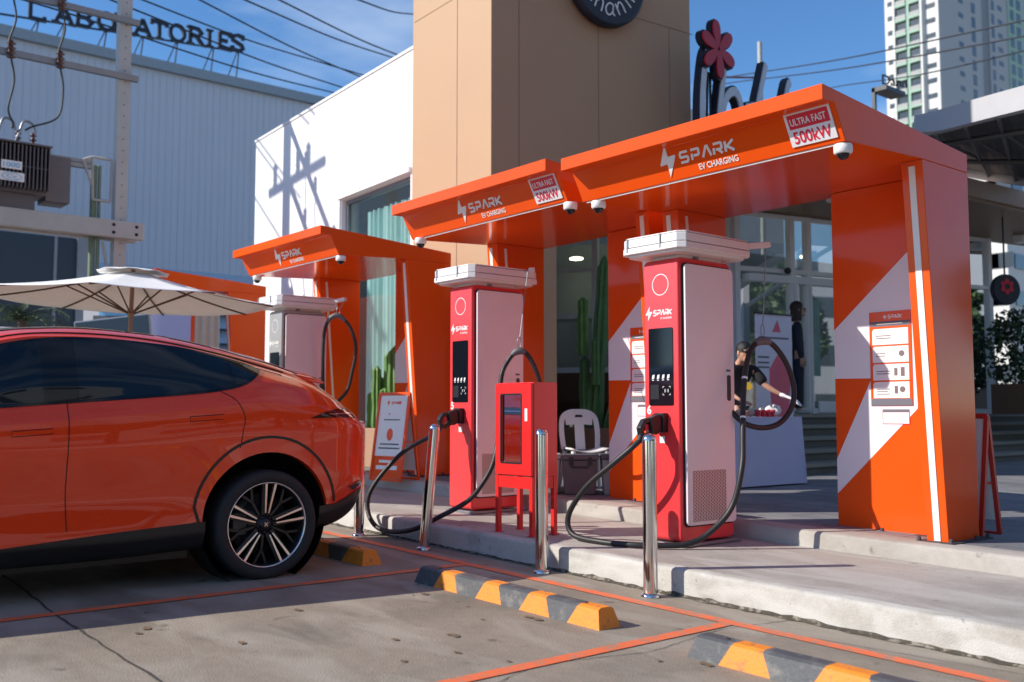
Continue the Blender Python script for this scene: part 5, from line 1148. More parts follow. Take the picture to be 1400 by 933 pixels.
def palm(x, y, z, seed, label, n=15, L_=1.1):
    rnd = random.Random(seed); t = thing('palm_plant', label, 'palm', (x, y, 0)); mb = MB(); mb.tube([(x, y, 0), (x, y, z)], [.11, .08], 8); mb.build('trunk', 'bark', t, True)
    for k in range(n):
        a = 2 * math.pi * k / n + rnd.uniform(-.2, .2); up = rnd.uniform(.2, 1.0); P = [Vector((x, y, z)) + Vector((math.cos(a) * s, math.sin(a) * s, up * s - .75 * s * s / L_)) for s in [L_ * q / 8 for q in range(9)]]
        mb = MB(); sd_ = Vector((-math.sin(a), math.cos(a), 0))
        for i in range(1, 9):
            for s_ in (1, -1):
                for q in (0, .5):
                    p = P[i - 1].lerp(P[i], q); w_ = .30 * (1 - abs(i / 8 - .4)); tip = p + sd_ * s_ * w_ + (P[i] - P[i - 1]) * .9 - Vector((0, 0, .09)); mb.add([p, p + (P[i] - P[i - 1]) * .28, tip], [(0, 1, 2)], rnd.choice((0, 1)))
        mb.tube(P, .009, 4); mb.build('frond', ['leaf', 'leafd'], t, True)
palm(-21.6, 5.15, 3.0, 1, 'feathery palm over the pale van roof, left of the banner'); palm(-21.2, 6.9, 2.65, 2, 'small palm showing just left of the blue banner', 11, .8); palm(-21.9, 3.6, 2.9, 3, 'palm at the left edge above the pale van roof')

# ---- cacti and planters
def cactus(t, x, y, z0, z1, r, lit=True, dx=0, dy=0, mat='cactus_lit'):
    mb = MB(); N_ = 16; H_ = 14; vs = []
    for j in range(H_ + 1):
        f = j / H_; rr = r * (1 if f < .88 else math.sqrt(max(0.02, 1 - ((f - .88) / .12) ** 2))) * (.92 + .08 * math.sin(f * 14))
        for k in range(N_): a = 2 * math.pi * k / N_; q = rr * (1 if k % 2 else .72); vs.append((x + dx * f + q * math.cos(a), y + dy * f + q * math.sin(a), z0 + (z1 - z0) * f))
    mb.add(vs, [(j * N_ + k, j * N_ + (k + 1) % N_, (j + 1) * N_ + (k + 1) % N_, (j + 1) * N_ + k) for j in range(H_) for k in range(N_)] + [tuple(range(H_ * N_, H_ * N_ + N_))], 0, False)
    mb.build('cactus_column', mat, t, True)
def planter(name, label, x0, x1, y0_, y1_, z0, z1, mat='planter'):
    t = thing(name, label, 'planter', ((x0 + x1) / 2, (y0_ + y1_) / 2, z0)); mb = MB(); mb.box(x0, x1, y0_, y1_, z0, z1); mb.build('box', mat, t, True, bevel=.015)
    mb = MB(); mb.box(x0 + .04, x1 - .04, y0_ + .04, y1_ - .04, z1 - .005, z1 + .004); mb.build('soil', 'bark', t, True)
planter('cactus_planter', 'tan planter box with columnar cacti beside the white A board', -11.75, -10.3, 7.0, 7.45, .4, .92)
ct = thing('cactus', 'sunlit clump of columnar cacti in front of the curtained window', 'cactus', (-11.2, 7.2, .92))
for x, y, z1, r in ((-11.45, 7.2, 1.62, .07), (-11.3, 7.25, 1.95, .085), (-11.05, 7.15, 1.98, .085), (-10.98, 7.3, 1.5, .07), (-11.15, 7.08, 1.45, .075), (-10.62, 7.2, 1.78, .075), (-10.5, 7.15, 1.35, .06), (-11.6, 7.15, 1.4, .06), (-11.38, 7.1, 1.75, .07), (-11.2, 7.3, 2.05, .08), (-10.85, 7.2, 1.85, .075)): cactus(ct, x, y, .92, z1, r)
planter('cactus_planter', 'brown planter behind the white plastic chair', -10.35, -8.95, 9.45, 9.85, .36, .92)
planter('cactus_planter', 'tall dark wooden planter under the shop window, behind the chair', -11.9, -8.9, 10.6, 11.0, .36, 1.3, 'wood')
ct = thing('cactus', 'tall dark green column cactus in front of the shop window, with a side arm coloured lighter as if lit', 'cactus', (-9.75, 9.65, .9))
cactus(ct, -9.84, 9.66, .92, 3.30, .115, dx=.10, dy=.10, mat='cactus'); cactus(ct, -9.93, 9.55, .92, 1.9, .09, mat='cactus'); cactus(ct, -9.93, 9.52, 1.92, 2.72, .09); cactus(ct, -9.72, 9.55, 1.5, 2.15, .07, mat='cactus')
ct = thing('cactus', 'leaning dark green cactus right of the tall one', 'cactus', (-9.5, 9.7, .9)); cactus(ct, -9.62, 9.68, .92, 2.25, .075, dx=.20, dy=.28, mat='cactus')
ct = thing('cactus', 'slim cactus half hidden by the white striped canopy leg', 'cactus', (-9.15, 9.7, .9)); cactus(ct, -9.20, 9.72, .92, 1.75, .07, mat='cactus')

# ---- A boards
def aboard(label, x, y, g, rz, w_, h, lean=.14, front='white', red='orange_lip', frame_mat='orange_lip', flip=False):
    t = thing('a_board', label, 'sign', (x, y, g), rot=(0, 0, rz)); th = math.atan2(lean, h)
    up = Vector((0, math.sin(th), math.cos(th))); F = fr((0, -lean, 0), (1, 0, 0), up, Vector((0, -math.cos(th), math.sin(th)))); Bk = fr((0, lean, 0), (1, 0, 0), Vector((0, -math.sin(th), math.cos(th))), Vector((0, math.cos(th), math.sin(th))))
    for FF_ in (F, Bk):
        mb = MB(); mb.stroke(rrect(.012, w_ - .012, .0, h, .01, 2), .03, .025, 0, FF_, closed=True, w0=-.012); fr_ = mb.build('frame', frame_mat, t)
        mb = MB(); mb.box(.028, w_ - .028, .10, h - .02, -.008, 0, 0, FF_); mb.build('panel', front, fr_)
    mb = MB(); mb.box(.02, w_ - .02, .02, .27 * h, .0005, .004, 0, F); mb.build('red_band', red, t)
    mb = MB()
    for x_ in (.02, w_ - .03): mb.box(x_, x_ + .012, -lean * .55, lean * .55, h * .42, h * .42 + .015)
    mb.build('hinge_bar', frame_mat, t)
    return t, F
t, F = aboard('white A board with bolt logo and orange foot left of charger 5', -9.70, 6.10, .285 + gz(-9.6), R(10), .50, .96)
mb = MB(); bolt(mb, F, .14, .82, .05, .08, 0, .001, .001); spark(mb, F, .21, .84, .16, .035, 0, .001, .001); mb.prism(circ(.24, .50, .05, 14, .07), .001, .002, 0, F); mb.prism(circ(.20, .73, .012, 10), .001, .002, 0, F); build_each(mb, 'red_mark', 'orange_lip', t)
mb = MB(); mb.box(.10, .40, .385, .40, .001, .002, 0, F); mb.box(.08, .42, .34, .355, .001, .002, 0, F); mb.box(.12, .38, .66, .672, .001, .002, 0, F); build_each(mb, 'dark_text_line', 'ink', t)
mb = MB(); mb.box(.12, .38, .185, .215, .0045, .006, 0, F); mb.box(.08, .42, .11, .155, .0045, .006, 0, F); build_each(mb, 'white_text_line', 'white', t)
t, F = aboard('dark red framed A board seen edge on behind the nearest canopy leg', -3.86, 7.08, .27, R(-2), .60, .84, .13, 'white', 'white', 'aframered')

# ---- chair, coolers
ch = thing('plastic_chair', 'white moulded plastic chair behind the coolers', 'chair', (-8.2, 7.9, gz(-8.2) + .28), rot=(0, 0, R(18)))
def chairM():
    mb = MB(); 
    mb.grid(lambda s_, t_: Vector((-.23 + .46 * s_, -.22 + .44 * t_, .43 + .012 * math.cos(math.pi * (s_ - .5) * 2) * -1 + (.02 * (abs(s_ - .5) * 2) ** 4))), 12, 10)
    o = mb.build('seat', 'white', ch); o.modifiers.new('s', 'SOLIDIFY').thickness = .018
    # back: outline with three openings made of bands
    th = R(14); B_ = lambda u, v, w=0: Vector((u, .20 + v * math.sin(th) + w, .43 + v * math.cos(th)))
    mb = MB()
    mb.stroke([p[:2] for p in smooth([(-.21, 0, 0), (-.225, .2, 0), (-.205, .36, 0), (-.12, .425, 0), (0, .435, 0), (.12, .425, 0), (.205, .36, 0), (.225, .2, 0), (.21, 0, 0)], 6)], .062, .018, 0, B_)
    mb.stroke([(0, 0), (0, .34)], .12, .0165, 0, B_, w0=.001); mb.stroke([(-.17, .345), (-.05, .355), (.05, .355), (.17, .345)], .13, .0155, 0, B_, w0=.0015)
    mb.build('backrest', 'white', ch, bevel=.004)
    mb = MB(); mb.prism([(-.05, .372), (.05, .372), (.04, .40), (-.04, .40)], -.001, .0185, 0, B_); mb.build('hand_slot', 'dark', ch)
    for x, y in ((-.20, -.20), (.20, -.20), (-.20, .20), (.20, .20)):
        mb = MB(); sx, sy = (1 if x > 0 else -1), (1 if y > 0 else -1); mb.tube([(x, y, .42), (x + .03 * sx, y + .04 * sy, .2), (x + .05 * sx, y + .07 * sy, 0)], [.03, .024, .018], 8); mb.build('leg', 'white', ch)
    mb = MB()
    for sx in (1, -1): mb.tube(smooth([(sx * .22, .18, .60), (sx * .25, .05, .64), (sx * .25, -.12, .62), (sx * .24, -.19, .56), (sx * .225, -.20, .44)], 5), .017, 8)
    return mb
mb = chairM()
ch.rotation_euler = (0, 0, R(62)); ch.location = (-7.40, 7.12, gz(-7.4) + .28); ch.scale = (.86, .86, .93)
def cooler(label, x, y, w_, d_, h, mats, rz=0):
    t = thing('cooler_box', label, 'cooler', (x, y, gz(x) + .28), rot=(0, 0, rz), group='cooler boxes by the canopy leg'); mb = MB()
    mb.add([(-w_ / 2 * k, -d_ / 2 * k, z) for k, z in ((.9, 0), (1, h))] + [(w_ / 2 * k, -d_ / 2 * k, z) for k, z in ((.9, 0), (1, h))] + [(w_ / 2 * k, d_ / 2 * k, z) for k, z in ((.9, 0), (1, h))] + [(-w_ / 2 * k, d_ / 2 * k, z) for k, z in ((.9, 0), (1, h))], [(0, 2, 3, 1), (2, 4, 5, 3), (4, 6, 7, 5), (6, 0, 1, 7), (0, 6, 4, 2), (1, 3, 5, 7)])
    mb.build('tub', mats[0], t, bevel=.012); mb = MB(); mb.box(-w_ / 2 - .012, w_ / 2 + .012, -d_ / 2 - .012, d_ / 2 + .012, h + .002, h + .05); mb.build('lid', mats[1], t, bevel=.012)
    mb = MB()
    for xx in (-w_ * .3, w_ * .22): mb.box(xx, xx + .04, -d_ / 2 - .018, -d_ / 2 - .008, h - .05, h + .03)
    mb.box(-w_ * .25, w_ * .25, -d_ / 2 - .012, -d_ / 2 - .004, h - .075, h - .06); mb.build('latch', 'black', t)
cooler('light grey cooler left of the dark one', -7.42, 6.50, .42, .34, .33, ('lgrey', 'lgrey'), R(48)); cooler('dark grey cooler between the two light ones', -7.13, 6.78, .34, .34, .33, ('grey', 'grey'), R(48)); cooler('light grey cooler against the canopy leg', -6.86, 7.09, .40, .34, .34, ('lgrey', 'grey'), R(48))
t = thing('yellow_crate', 'yellow plastic crate beside the light grey cooler', 'crate', (-7.75, 6.3, gz(-7.7) + .28)); mb = MB(); mb.box(-7.85, -7.55, 6.38, 6.66, .36, .74); mb.build('shell', 'yellow', t, True, bevel=.02); mb = MB(); mb.box(-7.83, -7.57, 6.40, 6.64, .735, .745); mb.build('rim', 'yellow', t, True)

# ---- table with cloth and food, roll up banner
TB = thing('serving_table', 'folding table behind the charger under a white cloth', 'table', (-6.95, 9.05, .33), rot=(0, 0, R(88)))
mb = MB(); mb.box(-.80, .62, -.34, .34, .70, .73); mb.build('tabletop', 'lgrey', TB)
for x, y in ((-.75, -.28), (.55, -.28), (-.75, .28), (.55, .28)): mb = MB(); mb.tube([(x, y, 0), (x, y, .70)], .016, 6); mb.build('leg', 'steel', TB)
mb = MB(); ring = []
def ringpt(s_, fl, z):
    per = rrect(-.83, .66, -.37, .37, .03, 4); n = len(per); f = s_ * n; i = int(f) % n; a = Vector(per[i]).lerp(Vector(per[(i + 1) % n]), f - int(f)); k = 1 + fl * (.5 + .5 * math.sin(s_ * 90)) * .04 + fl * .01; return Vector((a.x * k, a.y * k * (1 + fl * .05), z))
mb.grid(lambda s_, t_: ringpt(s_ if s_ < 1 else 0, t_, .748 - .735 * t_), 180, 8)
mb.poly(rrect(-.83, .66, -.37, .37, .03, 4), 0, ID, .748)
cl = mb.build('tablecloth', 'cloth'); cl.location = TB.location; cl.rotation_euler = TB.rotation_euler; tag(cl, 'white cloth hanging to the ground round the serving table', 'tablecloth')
TM = Matrix.LocRotScale(TB.location, TB.rotation_euler, None)
rnd = random.Random(12)
for k in range(4):
    p = TM @ Vector((.06 + .085 * k, -.22, .749)); t = thing('red_cup', 'small red cup in a row on the white table', 'cup', p, group='red cups on the table'); mb = MB(); mb.lathe([(.028, 0), (.036, .075), (.034, .078), (.030, .074)], 14); mb.build('cup', 'signred', t)
for k in range(7):
    p = TM @ Vector((-.52 + .085 * k, -.16 + .10 * (k % 2), .749)); t = thing('wrapped_snack', 'pinkish wrapped snack in the pile behind the red cups', 'snack', p, group='wrapped snacks on the table'); mb = MB(); hh = rnd.uniform(.07, .14); mb.ell((0, 0, hh / 2), (.05, .045, hh / 2), 0, 8, 6, Euler((rnd.uniform(-.4, .4), .3, rnd.uniform(0, 3))).to_matrix()); mb.build('wrap', 'food', t)
t = thing('plastic_bag', 'crumpled clear white bag at the right end of the table', 'bag', TM @ Vector((.42, -.1, .749))); mb = MB(); rn = random.Random(3)
mb.grid(lambda a, b_: Vector((.13 * math.cos(a * 6.283) * math.sin(b_ * 3.14) * (1 + .25 * math.sin(a * 31 + b_ * 9)), .10 * math.sin(a * 6.283) * math.sin(b_ * 3.14) * (1 + .25 * math.sin(a * 23 + 2)), .065 - .065 * math.cos(b_ * 3.14) + .015 * math.sin(a * 40))), 24, 10); mb.build('bag', 'white', t)
RU = thing('roll_up_banner', 'roll up banner with a big pink drink cup, left of the standing woman', 'banner', (-7.68, 10.75, .36), rot=(0, 0, R(82)))
mb = MB(); F = fr((-.33, 0, 0), (1, 0, 0), (0, 0, 1), (0, -1, 0)); mb.box(0, .66, .06, 2.02, 0, .004, 0, F); mb.build('print', pm('banner_white_print', (.62, .60, .70, 1), .5, var=.1, scale=3), RU)
mb = MB(); mb.box(-.02, .68, 0, .06, -.07, .07, 0, F); mb.box(-.01, .67, 2.02, 2.04, -.012, .016, 0, F); mb.tube([F(.33, 0, -.02), F(.33, 2.02, -.02)], .01, 6); mb.build('stand', 'black', RU)
mb = MB(); mb.prism([(.30, .45), (.55, .45), (.62, 1.15), (.62, 1.32), (.40, 1.52), (.24, 1.32), (.24, 1.15)], .0045, .006, 0, F); mb.prism([(.30, 1.80), (.40, 1.96), (.46, 1.80)], .0045, .0056, 0, F)
for k in range(5): mb.prism(circ(.14 + .11 * k, .42 + .05 * (k % 2), .085, 12, .05), .0062 + k * .0003, .007 + k * .0003, 0, F)
mb.build('drink_picture', 'pink', RU); mb = MB()
for z in (1.46, 1.39, 1.33): mb.box(.04, .24, z, z + .025, .0045, .0055, 0, F)
mb.box(.06, .6, 1.71, 1.735, .0045, .0055, 0, F); build_each(mb, 'text_line', 'signgrey', RU)

# ---- things behind the car: parasol, banner, screen, cloth, van roof
UM = thing('white_parasol', 'wide open white parasol behind the orange car', 'parasol', (-10.62, 3.54, gz(-10.46)), rot=(R(-1.0), R(0.8), R(12)))
ap = 2.52; rim = 2.19; Rr = 1.46; N8 = 8
def cano(s_, r_): # s_ angle index
    k = int(s_); f = s_ - k; a0, a1 = R(45 * k), R(45 * (k + 1)); p0, p1 = Vector((math.cos(a0), math.sin(a0))), Vector((math.cos(a1), math.sin(a1))); q = p0.lerp(p1, f) * Rr * r_
    z = ap - (ap - rim) * r_ - .035 * math.sin(math.pi * r_) - .018 * math.sin(math.pi * f) * r_
    return Vector((q.x, q.y, z))
mb = MB(); mb.grid(lambda a, b_: cano(min(7.9999, a * 8), .10 + .90 * b_), 64, 8)
o = mb.build('canopy', 'offwhite', UM); so = o.modifiers.new('s', 'SOLIDIFY'); so.thickness = .004
mb = MB(); mb.grid(lambda a, b_: Vector(((.03 + .33 * b_) * math.cos(a * 6.2832), (.03 + .33 * b_) * math.sin(a * 6.2832), ap + .020 - .055 * b_ + .008 * math.sin(a * 50) * b_)), 48, 4); so = mb.build('vent_cap', 'offwhite', UM); so.modifiers.new('s', 'SOLIDIFY').thickness = .004
mb = MB(); mb.tube([(0, 0, 0), (0, 0, ap)], .022, 12); mb.lathe([(.035, 2.02), (.04, 2.05), (.035, 2.09)], 12); mb.build('pole', pm('parasol_wood', (.28, .20, .15, 1), .6), UM)
for k in range(8):
    a = R(45 * k); tip = cano(k, 1.0); mb = MB(); mb.tube([Vector((0, 0, ap - .03))] + [cano(k, q / 5) - Vector((0, 0, .014)) for q in range(1, 6)], .009, 6); rb = mb.build('rib', 'bark', UM)
    mb = MB(); mid = cano(k, .45) - Vector((0, 0, .02)); mb.tube([(.03 * math.cos(a), .03 * math.sin(a), 2.05), mid], .009, 6); mb.build('strut', 'bark', rb)
mb = MB(); mb.lathe([(.26, 0), (.26, .06), (.05, .09), (.04, .3)], 24); mb.build('base', 'grey', UM)
t = thing('blue_banner', 'white and sky blue printed banner under the parasol', 'banner', (-16.3, 5.3, .2)); F = fr((-16.65, 4.88, 0), Vector((.78, .93, 0)).normalized(), (0, 0, 1))
mb = MB(); mb.box(0, 1.25, .4, 2.98, 0, .02, 0, F); mb.build('board', 'white', t, True); mb = MB(); mb.box(.25, 1.249, 1.8, 2.82, .021, .024, 0, F); mb.build('sky_picture', 'blueprint', t, True)
mb = MB(); mb.box(.30, .66, 2.84, 2.88, .0245, .0275, 0, F); mb.build('heading', 'signred', t, True); mb = MB(); mb.box(.16, .70, 2.60, 2.68, .0245, .026, 0, F); mb.box(.75, 1.1, 2.72, 2.76, .0245, .026, 0, F); build_each(mb, 'text_line', 'signgrey', t, True)
t = thing('display_screen', 'dark flat screen tilted on a stand just above the car roof', 'screen', (-13.2, 4.4, .2)); F = fr((-13.62, 3.95, 1.50), Vector((.68, .74, .11)).normalized(), Vector((-.08, -.08, .99)).normalized())
mb = MB(); mb.box(0, 1.02, 0, .82, -.05, 0, 0, F); mb.build('bezel', 'steel', t, True, bevel=.008); mb = MB(); mb.box(.02, 1.0, .02, .80, .0005, .002, 0, F); mb.build('panel', 'darkblue', t, True); mb = MB(); mb.tube([(-13.25, 4.4, .15), (-13.25, 4.4, 1.6)], .03, 8); mb.build('stand', 'black', t, True)
t = thing('lilac_backdrop', 'plain lilac backdrop board behind the dark screen', 'board', (-14.8, 5.6, .2)); F = fr((-14.98, 5.34, 0), Vector((.62, .78, 0)).normalized(), (0, 0, 1)); mb = MB(); mb.box(0, .62, .3, 2.68, 0, .02, 0, F); mb.build('board', 'lilac', t, True)
t = thing('beige_curtain', 'beige hanging cloth between the lilac board and the far canopy', 'curtain', (-14.4, 6.0, .2)); mb = MB(); F = fr((-14.58, 5.88, 0), Vector((.62, .78, 0)).normalized(), (0, 0, 1)); mb.grid(lambda a, b_: F(.38 * a + .05 * b_ * 0, 2.75 - 2.4 * b_, .02 * math.sin(a * 20)), 24, 6); mb.build('cloth', 'beige', t, True)
t = thing('white_van', 'roof of a white van just above the orange car at the left edge', 'van', (-20, 3.5, .2)); mb = MB()
mb.prism([(-.6, 0), (5.1, 0), (5.16, .6), (5.14, 1.6), (5.06, 2.1), (4.98, 2.42), (.6, 2.42), (0, 2.3), (-.5, 1.2)], -20.9, -19.2, 0, lambda u, v, w: Vector((w, u, v + .22))); mb.build('body', 'white', t, True, bevel=.06, seg=3)
mb = MB(); mb.box(-19.19, -19.185, .8, 4.6, 1.6, 2.25); mb.build('side_window', 'carglass', t, True)
for y in (.4, 4.0):
    mb = MB(); mb.lathe([(.34, -.1), (.34, .1)], 20, 0, fr((-19.25, y, .55), (0, 1, 0), (0, 0, 1), (1, 0, 0))); mb.build('wheel', 'tyre', t, True)

# ================================================================ PEOPLE
def skin(name, mat, verts, edges, parent, sub=2, extra=None):
    """verts: (x,y,z,rx[,ry]); grown with a Skin modifier and baked"""
    me = bpy.data.meshes.new('sk'); me.from_pydata([v[:3] for v in verts], edges, []); o = bpy.data.objects.new('sk', me); col.objects.link(o)
    sk = o.modifiers.new('s', 'SKIN'); sk.use_smooth_shade = True; sk.branch_smoothing = .4
    if not me.skin_vertices: me.skin_vertices.new() if hasattr(me.skin_vertices, 'new') else None
    for i, v in enumerate(verts): d = me.skin_vertices[0].data[i]; d.radius = (v[3], v[4] if len(v) > 4 else v[3]); d.use_root = (i == 0)
    sb = o.modifiers.new('b', 'SUBSURF'); sb.levels = sub; sb.render_levels = sub; bpy.context.view_layer.update()
    m2 = bpy.data.meshes.new_from_object(o.evaluated_get(bpy.context.evaluated_depsgraph_get())); bpy.data.objects.remove(o)
    mb = MB(); mb.add([v.co for v in m2.vertices], [tuple(p.vertices) for p in m2.polygons], 0, True); bpy.data.meshes.remove(m2)
    if extra: extra(mb)
    return mb.build(name, mat, parent)
def chain(V, E_, pts, start=None):
    b_ = len(V); V += pts
    if start is not None: E_.append((start, b_))
    E_ += [(b_ + i, b_ + i + 1) for i in range(len(pts) - 1)]; return b_ + len(pts) - 1
def head(mb, c, s=1.0, fwd=0):
    q = Euler((0, 0, fwd)).to_matrix(); c = Vector(c); E3 = lambda p, r_, **k: mb.ell(c + q @ (Vector(p) * s), [x * s for x in r_], 0, 16, 12, q, )
    E3((0, 0, 0), (.078, .095, .115)); E3((0, -.035, -.06), (.052, .058, .055)); E3((0, -.10, -.015), (.013, .022, .026)); E3((0, -.088, -.052), (.024, .014, .008)); E3((0, -.082, -.095), (.028, .022, .02))
    for s_ in (1, -1): E3((s_ * .079, .008, -.005), (.012, .022, .033)); E3((s_ * .034, -.075, .0), (.02, .018, .012))
def hand(V, E_, wrist, d, side, up, sc=1.0, curl=.35, start=None):
    """palm and five separate fingers grown from the wrist; d forward, side across the palm, up palm normal"""
    d, side, up = Vector(d).normalized(), Vector(side).normalized(), Vector(up).normalized(); w_ = Vector(wrist); r = .009 * sc
    P = lambda a, b_, c: tuple(w_ + (d * a + side * b_ + up * c) * sc)
    for k, (b_, L_) in enumerate(((-.03, .062), (-.010, .075), (.010, .080), (.030, .070))):
        pts = [P(.03, b_ * .7, 0) + (r * 1.5,), P(.085, b_, 0) + (r * 1.05,), P(.085 + L_ * .5, b_ * 1.1, -L_ * .15 * curl) + (r * .9,), P(.085 + L_, b_ * 1.15, -L_ * .6 * curl) + (r * .75,)]
        chain(V, E_, pts, start)
    chain(V, E_, [P(.02, .02, 0) + (r * 1.4,), P(.05, .05, -.01) + (r * 1.1,), P(.085, .062, -.02) + (r * .85,)], start)
# woman in a navy suit, standing on the landing, facing right along the shopfront (+Y)
wz = 1.105; WM = thing('person', 'standing woman in a dark navy trouser suit and sunglasses on the landing, facing right', 'person', (-8.95, 13.15, wz), rot=(0, 0, R(180 - 50)))
V = [(0, 0, .93, .075, .07)]; E_ = []
top = chain(V, E_, [(0, 0, 1.08, .08), (0, .01, 1.25, .085), (0, .015, 1.37, .06), (0, .01, 1.45, .04), (0, -.005, 1.52, .038), (0, -.01, 1.58, .05)], 0)
for s_ in (1, -1):
    a = chain(V, E_, [(s_ * .14, .015, 1.37, .042), (s_ * .19, .02, 1.12, .034), (s_ * .185, -.03, .88, .022)], 3)
    hand(V, E_, (s_ * .185, -.035, .86), (0, -.12, -1), (0, -1, 0), (s_, 0, 0), .95, .5, a)
    chain(V, E_, [(s_ * .08, 0, .86, .075), (s_ * .085, -.01, .48, .048), (s_ * .09, .02, .10, .032), (s_ * .09, -.02, .045, .035), (s_ * .092, -.12, .03, .028)], 0)
skin('body', 'skin', V, E_, WM, 2, lambda mb: head(mb, (0, -.02, 1.605), .93))
V = [(0, 0, .80, .125, .105)]; E_ = []; chain(V, E_, [(0, 0, .95, .115, .10), (0, 0, 1.10, .10, .092), (0, .01, 1.25, .115, .10), (0, .012, 1.36, .10, .085), (0, .01, 1.425, .05)], 0)
for s_ in (1, -1): chain(V, E_, [(s_ * .155, .015, 1.36, .062), (s_ * .200, .022, 1.12, .054), (s_ * .190, -.03, .84, .040)], 4)
skin('suit_jacket', 'navy', V, E_, WM, 2)
V = [(0, 0, .90, .12, .11)]; E_ = []
for s_ in (1, -1): chain(V, E_, [(s_ * .075, 0, .80, .092), (s_ * .085, 0, .48, .075), (s_ * .092, .01, .07, .068)], 0)
skin('trousers', 'navy', V, E_, WM, 2)
mb = MB(); mb.prism([(-.028, 1.12), (.028, 1.12), (.05, 1.40), (-.05, 1.40)], .098, .112, 0, lambda u, v, w: Vector((u, -w + .02, v))); mb.build('shirt_front', 'white', WM)
mb = MB(); mb.grid(lambda a, b_: Vector(((.090 + .008 * math.sin(a * 40)) * math.sin(math.pi * (.32 + 1.36 * a)) * (1 - .0 * b_), (.0 + .105 * -math.cos(math.pi * (.32 + 1.36 * a))) + .0, 1.68 - b_ * .25)) if b_ > .12 else Vector((.09 * math.sin(math.pi * (.32 + 1.36 * a)) * (b_ / .12) ** .5, -.105 * math.cos(math.pi * (.32 + 1.36 * a)) * (b_ / .12) ** .5, 1.735 - b_ * .4)), 30, 16)
mb.ell((0, .012, 1.645), (.088, .105, .10), 0, 16, 10); mb.build('hair', 'hairbrown', WM, smooth_all=True)
mb = MB(); mb.ell((.034, -.115, 1.61), (.028, .010, .020)); mb.ell((-.034, -.115, 1.61), (.028, .010, .020)); mb.tube([(-.085, -.01, 1.615), (-.062, -.105, 1.615), (0, -.122, 1.615), (.062, -.105, 1.615), (.085, -.01, 1.615)], .005, 6); mb.build('sunglasses', 'black', WM)
for s_ in (1, -1): mb = MB(); mb.ell((s_ * .092, -.05, .035), (.042, .12, .038)); mb.build('shoe', 'lgrey', WM)
# vendor leaning over the table, gloved arm reaching right (+Y)
VM = thing('person', 'vendor in black with sunglasses and a white glove leaning over the white table', 'person', (-7.25, 9.33, .34), rot=(0, 0, R(58)))
V = [(0, 0, .92, .08)]; E_ = []
chain(V, E_, [(0, -.06, 1.06, .085), (0, -.15, 1.20, .095), (0, -.24, 1.30, .07), (0, -.29, 1.36, .042), (0, -.34, 1.42, .045)], 0)
for s_ in (1, -1): chain(V, E_, [(s_ * .085, 0, .86, .08), (s_ * .09, -.03, .48, .05), (s_ * .09, .03, .10, .035), (s_ * .09, -.10, .03, .03)], 0)
a = chain(V, E_, [(.15, -.25, 1.27, .045), (.27, -.34, 1.09, .038), (.40, -.43, .985, .027)], 3); hand(V, E_, (.415, -.44, .98), (.75, -.6, -.28), (.3, .4, 0), (0, 0, 1), 1.0, .5, a)
a = chain(V, E_, [(-.15, -.25, 1.27, .045), (-.22, -.36, 1.06, .038), (-.12, -.52, .93, .025)], 3); hand(V, E_, (-.11, -.54, .92), (.4, -.8, -.2), (.8, .4, 0), (0, 0, 1), 1.0, .5, a)
skin('body', 'skin', V, E_, VM, 2, lambda mb: head(mb, (0, -.41, 1.455), .95, R(15)))
V = [(0, .0, .86, .16, .14)]; E_ = []; chain(V, E_, [(0, -.04, 1.0, .155), (0, -.14, 1.18, .16), (0, -.235, 1.29, .125), (0, -.275, 1.345, .068)], 0)
for s_ in (1, -1): chain(V, E_, [(s_ * .17, -.25, 1.27, .075), (s_ * (.265 if s_ > 0 else .22), -.335, 1.10, .066)], 3)
skin('shirt', 'blackcloth', V, E_, VM, 2)
V = [(0, 0, .86, .125)]; E_ = []
for s_ in (1, -1): chain(V, E_, [(s_ * .085, 0, .78, .10), (s_ * .09, -.02, .46, .078), (s_ * .09, .02, .08, .07)], 0)
skin('trousers', 'blackcloth', V, E_, VM, 2)
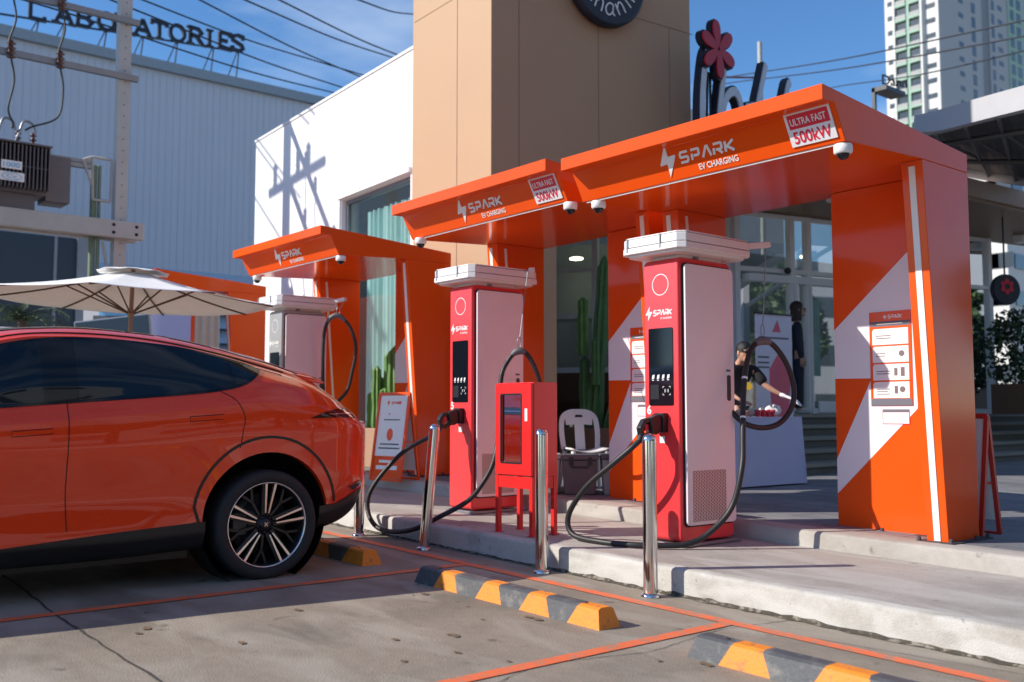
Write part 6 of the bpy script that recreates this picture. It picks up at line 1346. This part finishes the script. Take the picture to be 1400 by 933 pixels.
V = []; E_ = []; V.append((.385, -.42, .995, .040)); V.append((.43, -.455, .978, .046)); E_.append((0, 1)); hand(V, E_, (.43, -.455, .975), (.75, -.6, -.35), (.3, .4, 0), (0, 0, 1), 1.28, .8, 1)
skin('glove', 'glove', V, E_, VM, 2)
mb = MB(); mb.ell((0, -.395, 1.49), (.088, .10, .098)); mb.build('hair', 'hairblack', VM)
mb = MB(); q = Euler((0, 0, R(15))).to_matrix(); c_ = Vector((0, -.41, 1.46))
for s_ in (1, -1): mb.ell(c_ + q @ Vector((s_ * .033, -.098, .0)), (.03, .012, .021), 0, 12, 8, q)
mb.tube([c_ + q @ Vector(p) for p in ((-.08, -.01, .005), (-.06, -.09, .005), (0, -.105, .005), (.06, -.09, .005), (.08, -.01, .005))], .006, 6); mb.build('sunglasses', 'black', VM)
mb = MB(); mb.lathe([(.05, 0), (.05, .012)], 16, 0, fr((.05, -.36, 1.08), (1, 0, 0), (0, .4, .9))); mb.build('yellow_badge', 'yellow', VM)
# dark haired head showing above the car
HP = thing('person', 'seated person with dark hair, only the top of the head above the car roof', 'person', (-13.6, 4.95, .2)); V = [(0, 0, .75, .1)]; E_ = []
chain(V, E_, [(0, 0, 1.0, .11), (0, 0, 1.3, .12), (0, 0, 1.48, .06), (0, 0, 1.56, .05)], 0)
for s_ in (1, -1): chain(V, E_, [(s_ * .17, 0, 1.38, .05), (s_ * .22, -.05, 1.1, .04), (s_ * .18, -.25, 1.0, .03)], 2); chain(V, E_, [(s_ * .1, -.1, .72, .08), (s_ * .11, -.45, .70, .06), (s_ * .11, -.45, .1, .04), (s_ * .11, -.55, .04, .035)], 0)
skin('body', 'skin', V, E_, HP, 1, lambda mb: head(mb, (0, -.01, 1.69))); mb = MB(); mb.ell((0, .01, 1.73), (.09, .105, .10)); mb.build('hair', 'hairblack', HP)
V = [(0, 0, .78, .13)]; E_ = []; chain(V, E_, [(0, 0, 1.0, .14), (0, 0, 1.3, .14), (0, 0, 1.45, .07)], 0); skin('shirt', 'blackcloth', V, E_, HP, 1)
